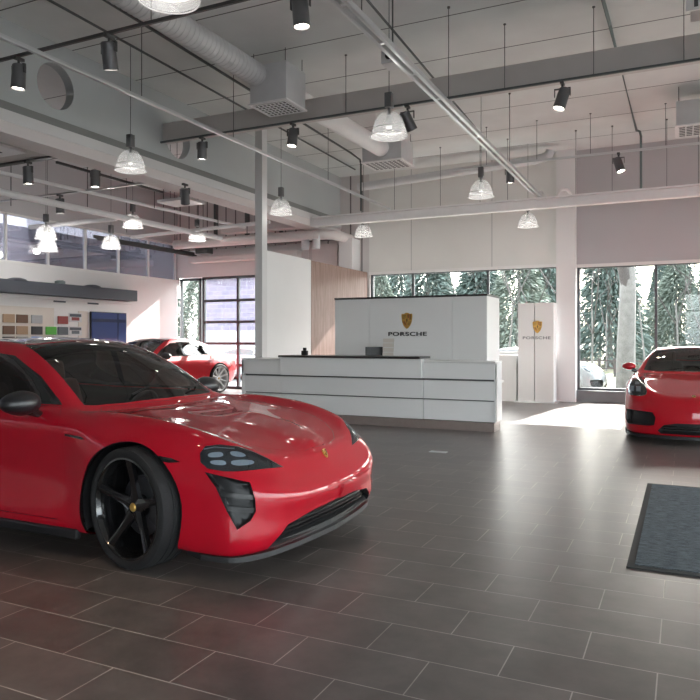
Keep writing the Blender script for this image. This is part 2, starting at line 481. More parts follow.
# columns: 0 nose centre ... 5 front corner, 7 front axle, 10 cowl, 13 mid cabin, 15 rear axle, 19-20 tail centre
SEDAN = dict(
 A=[(.70,0,.16),(.69,.20,.16),(.66,.38,.16),(.60,.54,.16),(.52,.66,.16),(.42,.72,.16),(.22,.75,.16),(0,.76,.16),(-.3,.76,.16),(-.5,.76,.16),(-.62,.76,.16),(-.95,.76,.16),(-1.35,.76,.16),(-1.95,.76,.16),(-2.4,.76,.17),(-2.9,.76,.19),(-3.25,.70,.22),(-3.5,.60,.24),(-3.65,.45,.25),(-3.72,.25,.25),(-3.73,0,.25)],
 B=[(.885,0,.155),(.875,.26,.155),(.845,.50,.155),(.785,.71,.155),(.68,.86,.155),(.50,.925,.16),(.26,.945,.17),(0,.95,.17),(-.3,.945,.17),(-.5,.94,.17),(-.62,.94,.17),(-.95,.94,.17),(-1.35,.94,.17),(-1.95,.94,.17),(-2.4,.945,.18),(-2.9,.95,.20),(-3.3,.92,.24),(-3.6,.80,.27),(-3.80,.60,.28),(-3.87,.33,.28),(-3.88,0,.28)],
 C=[(.925,0,.22),(.915,.27,.22),(.885,.53,.22),(.825,.74,.22),(.71,.885,.225),(.52,.95,.24),(.26,.970,.27),(0,.975,.28),(-.3,.965,.27),(-.5,.957,.26),(-.62,.957,.26),(-.95,.957,.26),(-1.35,.957,.26),(-1.95,.958,.27),(-2.4,.965,.30),(-2.9,.98,.32),(-3.32,.95,.34),(-3.65,.84,.36),(-3.86,.63,.36),(-3.93,.34,.36),(-3.94,0,.36)],
 D=[(.945,0,.33),(.935,.265,.33),(.90,.515,.335),(.835,.725,.35),(.71,.87,.39),(.52,.94,.45),(.26,.975,.49),(0,.983,.50),(-.3,.958,.50),(-.5,.932,.50),(-.62,.915,.50),(-.95,.90,.50),(-1.35,.90,.50),(-1.95,.91,.50),(-2.4,.95,.50),(-2.9,.983,.50),(-3.32,.965,.50),(-3.67,.875,.50),(-3.90,.65,.50),(-3.97,.35,.50),(-3.98,0,.50)],
 E=[(.955,0,.43),(.945,.262,.435),(.905,.51,.455),(.835,.71,.505),(.71,.845,.57),(.51,.92,.64),(.26,.965,.68),(0,.975,.70),(-.3,.957,.71),(-.5,.937,.72),(-.62,.927,.72),(-.95,.922,.73),(-1.35,.922,.735),(-1.95,.93,.74),(-2.4,.96,.73),(-2.9,.983,.72),(-3.33,.96,.68),(-3.68,.87,.67),(-3.92,.65,.66),(-3.99,.35,.66),(-4.0,0,.66)],
 F=[(.935,0,.535),(.92,.255,.54),(.875,.485,.565),(.795,.67,.615),(.67,.80,.68),(.49,.88,.75),(.25,.925,.80),(0,.94,.825),(-.3,.935,.835),(-.5,.927,.84),(-.62,.925,.842),(-.95,.918,.85),(-1.35,.915,.86),(-1.95,.915,.87),(-2.4,.925,.875),(-2.9,.93,.875),(-3.32,.90,.87),(-3.67,.82,.865),(-3.88,.62,.86),(-3.95,.33,.86),(-3.96,0,.86)],
 G=[(.90,0,.605),(.88,.24,.612),(.83,.45,.645),(.745,.62,.70),(.62,.73,.765),(.46,.79,.825),(.24,.822,.88),(0,.835,.912),(-.3,.84,.930),(-.5,.842,.937),(-.62,.842,.94),(-.95,.838,.945),(-1.35,.835,.95),(-1.95,.833,.957),(-2.4,.835,.967),(-2.9,.83,.98),(-3.3,.80,.975),(-3.62,.73,.97),(-3.80,.56,.97),(-3.86,.30,.97),(-3.87,0,.97)],
 H=[(.865,0,.64),(.84,.21,.648),(.78,.385,.68),(.69,.53,.722),(.57,.62,.768),(.42,.67,.812),(.21,.70,.853),(-.02,.715,.882),(-.3,.735,.908),(-.50,.755,.928),(-.62,.76,.937),(-.97,.69,1.145),(-1.38,.615,1.318),(-1.95,.60,1.352),(-2.4,.605,1.305),(-2.9,.63,1.185),(-3.3,.665,1.055),(-3.55,.63,.995),(-3.70,.47,.992),(-3.77,.26,.992),(-3.79,0,.992)],
 K=[(.77,0,.70),(.715,0,.718),(.64,0,.742),(.55,0,.768),(.43,0,.795),(.29,0,.82),(.11,0,.848),(-.09,0,.875),(-.30,0,.905),(-.44,0,.925),(-.49,0,.938),(-.84,0,1.165),(-1.26,0,1.352),(-1.95,0,1.384),(-2.4,0,1.36),(-2.85,0,1.26),(-3.2,0,1.14),(-3.42,0,1.06),(-3.56,0,1.02),(-3.66,0,1.005),(-3.72,0,.998)])
COUPE = dict(
 A=[(.78,0,.14),(.77,.20,.14),(.73,.38,.14),(.66,.52,.14),(.56,.62,.14),(.42,.66,.14),(.22,.68,.15),(0,.68,.15),(-.3,.68,.15),(-.42,.68,.15),(-.52,.68,.15),(-.75,.68,.15),(-1.02,.68,.15),(-1.45,.68,.15),(-2.0,.68,.16),(-2.484,.68,.18),(-2.8,.62,.2),(-3.05,.54,.22),(-3.2,.40,.23),(-3.26,.22,.23),(-3.27,0,.23)],
 B=[(.945,0,.125),(.935,.24,.125),(.90,.46,.125),(.835,.655,.13),(.73,.79,.14),(.52,.855,.15),(.26,.87,.16),(0,.875,.16),(-.3,.87,.16),(-.42,.868,.16),(-.52,.865,.16),(-.75,.865,.16),(-1.02,.865,.16),(-1.45,.865,.17),(-2.0,.87,.18),(-2.484,.88,.2),(-2.85,.84,.22),(-3.1,.73,.25),(-3.28,.55,.26),(-3.36,.30,.26),(-3.37,0,.26)],
 C=[(.975,0,.20),(.965,.245,.20),(.93,.475,.20),(.865,.67,.21),(.755,.81,.23),(.53,.875,.26),(.26,.895,.28),(0,.90,.28),(-.3,.89,.28),(-.42,.885,.28),(-.52,.882,.28),(-.75,.88,.28),(-1.02,.88,.28),(-1.45,.88,.29),(-2.0,.89,.31),(-2.484,.91,.32),(-2.87,.88,.34),(-3.14,.79,.36),(-3.33,.60,.36),(-3.42,.32,.36),(-3.43,0,.36)],
 D=[(.985,0,.33),(.975,.248,.33),(.94,.475,.335),(.87,.665,.35),(.755,.80,.39),(.53,.87,.43),(.26,.90,.46),(0,.905,.47),(-.3,.885,.48),(-.42,.87,.48),(-.52,.86,.48),(-.75,.85,.48),(-1.02,.85,.48),(-1.45,.855,.48),(-2.0,.885,.49),(-2.484,.91,.49),(-2.88,.895,.50),(-3.16,.81,.50),(-3.37,.61,.50),(-3.45,.33,.50),(-3.46,0,.50)],
 E=[(.975,0,.46),(.962,.245,.46),(.925,.465,.475),(.85,.65,.51),(.735,.78,.57),(.52,.855,.63),(.26,.89,.66),(0,.90,.67),(-.3,.885,.68),(-.42,.873,.68),(-.52,.868,.68),(-.75,.86,.69),(-1.02,.86,.70),(-1.45,.87,.71),(-2.0,.89,.71),(-2.484,.91,.71),(-2.87,.89,.68),(-3.15,.81,.67),(-3.37,.62,.66),(-3.46,.34,.66),(-3.47,0,.66)],
 F=[(.945,0,.56),(.93,.235,.56),(.885,.44,.58),(.805,.61,.625),(.685,.735,.69),(.49,.82,.755),(.25,.86,.79),(0,.875,.805),(-.3,.87,.815),(-.42,.865,.82),(-.52,.865,.82),(-.75,.86,.825),(-1.02,.86,.83),(-1.45,.865,.84),(-2.0,.87,.85),(-2.484,.88,.85),(-2.84,.86,.84),(-3.12,.79,.83),(-3.33,.60,.83),(-3.42,.33,.83),(-3.43,0,.83)],
 G=[(.90,0,.615),(.88,.22,.62),(.83,.40,.65),(.745,.56,.71),(.62,.665,.785),(.45,.73,.85),(.22,.765,.885),(-.03,.78,.895),(-.3,.79,.90),(-.42,.795,.903),(-.52,.795,.905),(-.75,.79,.91),(-1.02,.785,.915),(-1.45,.785,.925),(-2.0,.785,.94),(-2.484,.78,.95),(-2.82,.75,.94),(-3.08,.68,.93),(-3.24,.53,.93),(-3.32,.28,.93),(-3.33,0,.93)],
 H=[(.86,0,.64),(.835,.19,.645),(.77,.34,.665),(.68,.46,.695),(.56,.54,.735),(.41,.60,.78),(.20,.64,.825),(-.04,.665,.86),(-.28,.70,.885),(-.42,.725,.897),(-.53,.735,.905),(-.76,.665,1.06),(-1.05,.575,1.195),(-1.45,.545,1.235),(-2.0,.56,1.165),(-2.45,.60,1.04),(-2.75,.62,.965),(-3.0,.58,.945),(-3.16,.44,.945),(-3.24,.24,.945),(-3.26,0,.945)],
 K=[(.78,0,.665),(.73,0,.675),(.65,0,.69),(.55,0,.708),(.43,0,.733),(.29,0,.763),(.10,0,.80),(-.08,0,.835),(-.25,0,.868),(-.36,0,.888),(-.42,0,.90),(-.65,0,1.075),(-.96,0,1.235),(-1.45,0,1.268),(-2.0,0,1.215),(-2.42,0,1.10),(-2.65,0,1.02),(-2.85,0,.97),(-3.0,0,.955),(-3.12,0,.95),(-3.2,0,.95)])

def nudge(cage, rails, col, dx=0, dy=0, dz=0):
    for r in rails:
        x, y, z = cage[r][col]; cage[r][col] = (x + dx, y + (dy if y > 0 else 0), z + dz)
for c, dx, dy in ((1, .004, 0), (2, .018, .015), (3, .035, .04), (4, .04, .04), (5, .02, .012)): nudge(SEDAN, 'BCDE', c, dx, dy); nudge(SEDAN, 'F', c, dx * .7, dy * .7); nudge(SEDAN, 'G', c, dx * .4, dy * .4)
for c in (6, 7, 8): nudge(SEDAN, 'CDE', c, 0, .022)
for c in (9, 10): nudge(SEDAN, 'H', c, .045); nudge(SEDAN, 'G', c, .03); nudge(SEDAN, 'K', c, .025)
for c in range(11, 16): nudge(SEDAN, 'K', c, 0, 0, .02); nudge(SEDAN, 'H', c, 0, 0, .008)
# shelf of the nose: lower bumper edge stands proud, the nose above it slopes back
for c, k in ((0, 1), (1, 1), (2, .9), (3, .6), (4, .3)): nudge(SEDAN, 'E', c, .018 * k); nudge(SEDAN, 'F', c, -.03 * k); nudge(SEDAN, 'G', c, -.035 * k); nudge(SEDAN, 'H', c, -.02 * k)
# raised fender crests with a valley before the bonnet
for c in range(3, 9): nudge(SEDAN, 'G', c, 0, 0, .006); nudge(SEDAN, 'H', c, 0, -.008, -.006)
for c in (9, 10): nudge(SEDAN, 'GH', c, 0, 0, -.012); nudge(SEDAN, 'K', c, .02, 0, -.02)
for c in (7, 8): nudge(SEDAN, 'K', c, 0, 0, -.008)
for c in range(11, 16): nudge(SEDAN, 'K', c, 0, 0, .018); nudge(SEDAN, 'H', c, 0, 0, .012)
for c in range(11, 16): nudge(COUPE, 'K', c, 0, 0, .035); nudge(COUPE, 'H', c, 0, 0, .02)
RX = Matrix.Rotation(PI / 2, 4, 'X')      # lathe axis Z -> outward -Y

def make_wheel(parent, x, y, z, side, rad, rimr, spokes, rimmat, turn=0, steer=0):
    s = rimr / .275
    m = MB()
    m.lathe([(.290*s, .120), (.279*s, .122), (.272*s, .112), (.262*s, .06), (.250*s, -.06), (.262*s, -.11), (.289*s, -.118)], 48, RX)
    m.lathe([(0, .062), (.050, .062), (.060, .050), (.060, -.02), (0, -.02)], 24, RX)
    for k in range(spokes):
        a = 2 * PI * k / spokes + PI / 2 + turn
        rot = RX @ Matrix.Rotation(a, 4, 'Z')
        if spokes == 5: st = [(.035, .046, .060), (.11, .029, .066), (.19, .023, .080), (.274*s, .032, .108)]
        else: st = [(.035, .026, .060), (.11, .018, .066), (.19, .017, .080), (.274*s, .022, .108)]
        rings = []
        for r, w, zt in st:
            rings.append([m.bm.verts.new(rot @ Vector(p)) for p in ((r, -w, zt - .035), (r, -w, zt - .006), (r, -w * .25, zt + .006), (r, w * .25, zt + .006), (r, w, zt - .006), (r, w, zt - .035))])
        for a_, b_ in zip(rings, rings[1:]):
            for j in range(6): m.bm.faces.new((a_[j], a_[(j + 1) % 6], b_[(j + 1) % 6], b_[j]))
        m.bm.faces.new(rings[0]); m.bm.faces.new(rings[-1])
    w = m.build('wheel', rimmat, parent, 35)
    w.location = (x, y, z); w.rotation_euler = (0, 0, (0 if side < 0 else PI) + (steer if x > -.5 else 0))
    b = rad - .36
    t = MB().lathe([(.287*s, .118), (.30*s, .131), (.33+b*.7, .133), (.350+b, .120), (.359+b, .095), (.36+b, .06), (.36+b, .058), (.354+b, .056), (.354+b, .050), (.36+b, .048),
                (.36+b, .004), (.354+b, .002), (.354+b, -.004), (.36+b, -.006), (.36+b, -.048), (.354+b, -.050), (.354+b, -.056), (.36+b, -.058),
                (.359+b, -.095), (.350+b, -.120), (.33+b*.7, -.133), (.30*s, -.131), (.287*s, -.118)], 64, RX).build('tire', M['tire'], w, 40)
    MB().lathe([(.07, -.03), (.185, -.03), (.185, -.005), (.07, -.005), (.07, -.03)], 40, RX).build('brake_disc', M['disc'], w, 40)
    c = MB()
    for k in range(7):
        a0 = R(-28 + k * 8) + (0 if side < 0 else PI); a1 = a0 + R(8.2)
        pr = [(.125*math.cos(a0), .125*math.sin(a0)), (.215*math.cos(a0), .215*math.sin(a0)), (.215*math.cos(a1), .215*math.sin(a1)), (.125*math.cos(a1), .125*math.sin(a1))]
        c.prism([(p[0], p[1]) for p in pr], 'y', -.03, .06)
    c.build('brake_caliper', M['caliper'], w, 40)
    cp = MB().lathe([(0, .072), (.022, .071), (.028, .064), (.028, .05)], 20, RX).build('centre_cap', M['gold'], w, 40)
    return w

def liner(parent, x, z, rad, yo, yi):
    m = MB(); n = 24; ro = rad
    a = [R(-25) + (PI + R(50)) * k / n for k in range(n + 1)]
    o = [m.bm.verts.new((x + ro*math.cos(t), yo, z + ro*math.sin(t))) for t in a]
    i = [m.bm.verts.new((x + ro*math.cos(t), yi, z + ro*math.sin(t))) for t in a]
    c = m.bm.verts.new((x, yi, z))
    for k in range(n):
        m.bm.faces.new((o[k], o[k+1], i[k+1], i[k])); m.bm.faces.new((i[k], i[k+1], c))
    return m.build('wheel_arch_liner', M['black'], parent, 30, recalc=False)

def shield_poly(w, h):
    """crest outline, x right, y up"""
    r = [(0, -.5), (.14, -.43), (.30, -.28), (.42, -.05), (.46, .20), (.47, .40), (.40, .44), (.26, .42), (.10, .50)]
    return [(a * w, b * h) for a, b in r] + [(-a * w, b * h) for a, b in r[::-1][:-1]]

def crest_mesh(name, w, h, parent, mats, dark=True):
    """gold shield with quartered red-black stripes, antler marks and a dark centre escutcheon; stands in the XZ plane facing -Y"""
    m = MB().prism(shield_poly(w, h), 'y', -.008, 0)
    s = m.build(name, mats['gold'], parent, None)
    st = MB(); bk = MB()
    for qx, qz in ((1, .24), (-1, -.16)):
        for k in range(4):
            x0 = qx * (.05 + k * .09) * w; x1 = x0 + qx * .045 * w
            zt, zb = (.40, .07) if qz > 0 else (-.03, -.32 + k * .07)
            (st if k % 2 == 0 else bk).box(min(x0, x1), max(x0, x1), -.011, -.006, zb * h, zt * h)
    for qx, qz in ((-1, .24), (1, -.16)):
        for k in range(3):
            zc = (qz + .08 - k * .08) * h; L = (.30 - (.06 * k if qz < 0 else 0)) * w
            x0 = qx * .08 * w; x1 = x0 + qx * L
            bk.box(min(x0, x1), max(x0, x1), -.011, -.006, zc - .012 * h, zc + .012 * h)
    st.build('red_stripes', mats['crest_red'], s); bk.build('black_marks', mats['black'], s)
    e = MB().prism([(a, b + .02 * h) for a, b in shield_poly(w * .40, h * .36)], 'y', -.014, -.006).build('escutcheon', mats['gold'], s)
    hb = MB()   # small rearing animal mark
    hb.prism([(-.03*w, -.10*h), (.0*w, -.02*h), (-.03*w, .05*h), (.02*w, .14*h), (.07*w, .12*h), (.05*w, .07*h), (.09*w, .02*h), (.045*w, .02*h), (.05*w, -.05*h), (.02*w, -.10*h)], 'y', -.017, -.013)
    hb.build('animal_mark', mats['black'], s)
    return s
M['crest_red'] = pbr('crest_red', (0.35, 0.02, 0.02), 0.4)

def orient(o, loc, normal, up=(0, 0, 1)):
    n = Vector(normal).normalized(); y = -n; x = y.cross(Vector(up)).normalized(); z = x.cross(y)
    o.matrix_local = Matrix(((x.x, y.x, z.x, loc[0]), (x.y, y.y, z.y, loc[1]), (x.z, y.z, z.z, loc[2]), (0, 0, 0, 1)))

def seat(parent, x, y, mat, hr=True, w=.5):
    m = MB(); m.box(x - .25, x + .27, y - w/2, y + w/2, .32, .50, .05)
    m.xf(Matrix.Identity(4))
    b = MB().box(-.07, .07, -w/2, w/2, 0, .62, .06)
    b.xf(Matrix.Translation((x - .28, y, .46)) @ Matrix.Rotation(R(-20), 4, 'Y'))
    s = m.build('seat', mat, parent, 60); b.build('seat_back', mat, s, 60)
    if hr:
        h = MB().box(-.05, .05, -.14, .14, 0, .20, .045); h.xf(Matrix.Translation((x - .50, y, 1.02)) @ Matrix.Rotation(R(-12), 4, 'Y'))
        h.build('headrest', mat, s, 60)
    return s

def build_car(name, cage, S, paint):
    root = empty(name)
    bm = body_grid([cage[k] for k in 'ABCDEFGHK'], 5, 5)
    if S.get('plateau'): hood_plateau(bm, *S['plateau'])
    ns = NormalSource(bm)
    wb = S['wb']; rad = S['rad']; ar = S['arch']
    for cx in (0, -wb):
        for sgn in (-1, 1):
            carve(bm, circ(cx + (S.get('adx', 0) if cx == 0 else 0), rad, ar), *XZ, lambda c, n, s=sgn: c.y * s > .5 and n.y * s > -.9).free()
            liner(root, cx + (S.get('adx', 0) if cx == 0 else 0), rad, ar - .002, sgn * (S['hw'] - .035), sgn * .58)
    glassm = S['glass']
    def sym(poly): return poly
    # glazing
    ws = carve(bm, S['windshield'], *XY, lambda c, n: c.z > S['belt'] - .02 and n.z > .1 and n.x > .12)
    g = shell_obj(ws, 'windshield', S['wsglass'], ns, root)
    rf = carve(bm, S['roof'], *XY, lambda c, n: n.z > .6 and c.z > 1.1)
    shell_obj(shrink(rf, ns, .002, .01), 'roof_panel', S['roofmat'] or paint, ns, root)
    rw = carve(bm, S['rearwin'], *XY, lambda c, n: n.z > .2 and c.z > S['belt'] + .03)
    shell_obj(rw, 'rear_window', glassm, ns, root)
    for sgn in (-1, 1):
        for pl in S['sidewin']:
            w = carve(bm, pl, *XZ, lambda c, n, s=sgn: c.y * s > .45 and n.y * s > .25)
            shell_obj(w, 'side_window', glassm, ns, root)
        for pl in S.get('trim', []):
            w = carve(bm, pl, *XZ, lambda c, n, s=sgn: c.y * s > .45 and n.y * s > .2)
            shell_obj(w, 'window_trim', M['gloss_black'], ns, root)
        q = .70711
        ob = ((q, sgn * -q, 0), (0, 0, 1)) if S['obl'] else ((0, sgn, 0), (0, 0, 1))
        ff = lambda c, n, s=sgn: c.x > .2 and c.y * s > .2 and (n.x > -.2)
        hl = carve(bm, S['headlight'], *ob, ff)
        hs = shell_obj(hl.copy(), 'headlight', M['smoke'], ns, root, -.006)
        shell_obj(hl, 'lens', M['lens'], ns, hs, .001)
        for pl in S['leds']:
            bb = body_grid_patch(S, cage, pl, ob, ff)
            shell_obj(bb, 'reflector', M['led'], ns, hs, -.003)
        for pl in S['vents']:
            v = carve(bm, pl, *ob, ff)
            vo = shell_obj(recess(v, ns, S['ventdepth']), 'air_intake', M['black'], ns, root, 0, False)
            if S['obl']:
                for sl in S['ventslats']:
                    b2 = body_grid_patch(S, cage, sl, ob, ff)
                    shell_obj(b2, 'intake_slat', M['carbon'], ns, vo, -.022)
        for nm, pl in S['sidemarks']:
            v = carve(bm, pl, *XZ, lambda c, n, s=sgn: c.y * s > .5 and n.y * s > .3)
            shell_obj(v, nm, M['gloss_black'], ns, root, .002)
    for pl in S['grilles']:
        v = carve(bm, pl, *YZ, lambda c, n: c.x > .5 and n.x > .3)
        vo = shell_obj(recess(v, ns, .10), 'lower_grille', M['black'], ns, root, 0, False)
        for z0 in S['grillebars']:
            y0, y1 = min(p[0] for p in pl) + .05, max(p[0] for p in pl) - .05
            b2 = body_grid_patch(S, cage, [(y0, z0), (y0 + .03, z0 + .016), (y1 - .03, z0 + .016), (y1, z0)], YZ, lambda c, n: c.x > .5 and n.x > .3)
            shell_obj(b2, 'grille_bar', M['gloss_black'], ns, vo, -.035)
    tl = carve(bm, S['taillight'], *YZ, lambda c, n: c.x < -wb - .3 and n.x < -.15)
    shell_obj(tl, 'tail_light', S['tailmat'], ns, root, .002)
    # inner skin behind every shut line
    inner = bm.copy(); shell_obj(inner, 'inner_skin', M['black'], ns, root, -.016, False)
    hd = carve(bm, S['hood'], *XY, lambda c, n: n.z > .3 and c.x > -.7 and c.z < S['belt'] + .06)
    shell_obj(shrink(hd, ns), 'hood', paint, ns, root)
    for sgn in (-1, 1):
        for pl in S['doors']:
            d = carve(bm, pl, *XZ, lambda c, n, s=sgn: c.y * s > .5 and n.y * s > .1)
            do = shell_obj(shrink(d, ns), 'door', paint, ns, root)
            hx = min(p[0] for p in pl) + .28
            p, nn = surf(ns, (hx, sgn * 1.0, .80))
            h = MB().box(-.11, .11, -.006, .006, -.012, .012, .004).build('door_handle', paint, do, 40); orient(h, p + nn * .004, nn)
    if S.get('plate'):
        v = carve(bm, S['plate'], *YZ, lambda c, n: c.x > .5 and n.x > .5)
        shell_obj(shrink(v, ns, .001, .02), 'plate_mount', paint, ns, root, .02)
    shell_obj(bm, 'body', paint, ns, root)
    # belly, splitter, skirts
    MB().prism([(-wb - .75, -.60), (-wb - .6, -.64), (.45, -.64), (.70, -.5), (.78, 0), (.70, .5), (.45, .64), (-wb - .6, .64), (-wb - .75, .60)], 'z', .12, .30).build('underbody', M['black'], root)
    sp = S['splitter']; m = MB()
    B = crom(cage['B'][:6], 6); pts = [(p.x + sp['out'] * max(0, 1 - p.y / 1.3), p.y) for p in B if p.x > sp['xmin']]
    pts = [(x, y) for x, y in pts]; full = [(x, -y) for x, y in pts[::-1]] + pts[1:]
    inn = [(x - .16, y * .93) for x, y in full[::-1]]
    m.prism(full + inn, 'z', sp['z0'], sp['z1'])
    if S['obl']:
        B2 = [p for p in pts if abs(p[1]) < .66]; f2 = [(x - .035, -y) for x, y in B2[::-1]] + [(x - .035, y) for x, y in B2[1:]]
        m.prism(f2 + [(x - .12, y * .95) for x, y in f2[::-1]], 'z', sp['z1'], .185)
    m.build('front_splitter', S['splmat'], root)
    for sgn in (-1, 1):
        MB().box(-wb + .42, -.42, sgn * (S['hw'] - .06), sgn * (S['hw'] - .015), .125, .19, .012).build('side_skirt', M['black'], root)
        # mirror
        mx, my, mz = S['mirror']; mm = bmesh.new()
        bmesh.ops.create_uvsphere(mm, u_segments=24, v_segments=16, radius=1)
        for v in mm.verts:
            x, y, z = v.co; x = max(x, -.55); sc = 1 - .18 * max(0, y)
            v.co = Vector((x * .095, y * .125, z * .068 * sc + (.012 if z > 0 else 0))) * S['msc']
            if sgn < 0: v.co.y = -v.co.y
        bmesh.ops.translate(mm, verts=mm.verts, vec=(mx, sgn * my, mz))
        q = MB(); q.bm.free(); q.bm = mm; mo = q.build('door_mirror', S['mirmat'], root, 60)
        MB().path([(mx + .03, sgn * (my - .05), mz - .045), (mx + .035, sgn * (my - .12), mz - .075), (mx + .03, sgn * (S['hw'] - .12), mz - .10)], [.035, .028, .03], 10).build('mirror_arm', M['gloss_black'], mo, 60)
        MB().box(mx - .056, mx - .05, sgn * my - .09, sgn * my + .09, mz - .04, mz + .04, .002).build('mirror_glass', M['alu'], mo)
    for cx in (0, -wb):
        for sgn in (-1, 1):
            make_wheel(root, cx + (S.get('wdx', 0) if cx == 0 else 0), sgn * (S['hw'] - .018 - .133 + S.get('wdy', 0)), rad, sgn, rad, S['rim'], S['spokes'], S['rimmat'], S.get('turn', 0), R(S.get('steer', 0)))
    # cabin
    cx = S['cabin']
    MB().box(cx[1], cx[0] + .1, -.70, .70, .18, .34).box(cx[0] - .28, cx[0] + .02, -.68, .68, .30, .84, .07).box(cx[0] - .45, cx[0] - .2, -.16, .16, .3, .74, .05).box(cx[0] - 1.6, cx[0] - .3, -.13, .13, .3, .56, .04).build('dashboard', M['interior'], root, 50)
    for y in (-.38, .38): seat(root, cx[0] - .98, y, M['seat_red'] if S['redseat'] else M['interior'])
    if S['rearseat']:
        for y in (-.34, .34): seat(root, cx[0] - 1.85, y, M['interior'], True, .52)
    else: MB().box(cx[1], cx[0] - 1.4, -.66, .66, .3, .86, .05).build('rear_shelf', M['interior'], root, 50)
    st = MB(); n = 28
    ring = [(0, .175 * math.cos(2*PI*k/n), .175 * math.sin(2*PI*k/n)) for k in range(n + 1)]
    st.path(ring, .016, 8); st.tube((0, -.17, 0), (0, .17, 0), .016, 8); st.tube((0, 0, 0), (0, 0, -.17), .016, 8); st.tube((-.02, 0, 0), (.03, 0, 0), .055, 16)
    st.xf(Matrix.Translation((cx[0] - .42, .38, .80)) @ Matrix.Rotation(R(22), 4, 'Y'))
    st.build('steering_wheel', M['black'], root, 60)
    # hood badge
    p, nn = surf(ns, S['badge']); c = crest_mesh('hood_crest', .052, .065, root, M); orient(c, p + nn * .003, nn, (-1, 0, .2))
    for sgn in (-.32, .32):
        p, nn = surf(ns, (S['cabin'][0] + .08, sgn, S['belt'] + .02))
        MB().path([(p.x + .02, p.y, p.z + .012), (p.x - .05, p.y + .22, p.z + .045), (p.x - .10, p.y + .42 * (1 if sgn < 0 else .7), p.z + .06)], .008, 6).build('wiper', M['black'], root)
    return root

def surf(ns, p):
    loc, n, i, d = ns.t.find_nearest(Vector(p)); return loc, ns.at(loc)

_cg = {}
def body_grid_patch(S, cage, poly, proj, filt):
    k = id(cage)
    if k not in _cg: _cg[k] = body_grid([cage[c] for c in 'ABCDEFGHK'], 5, 5)
    b = _cg[k].copy(); out = carve(b, poly, *proj, filt, keep=True); b.free(); return out

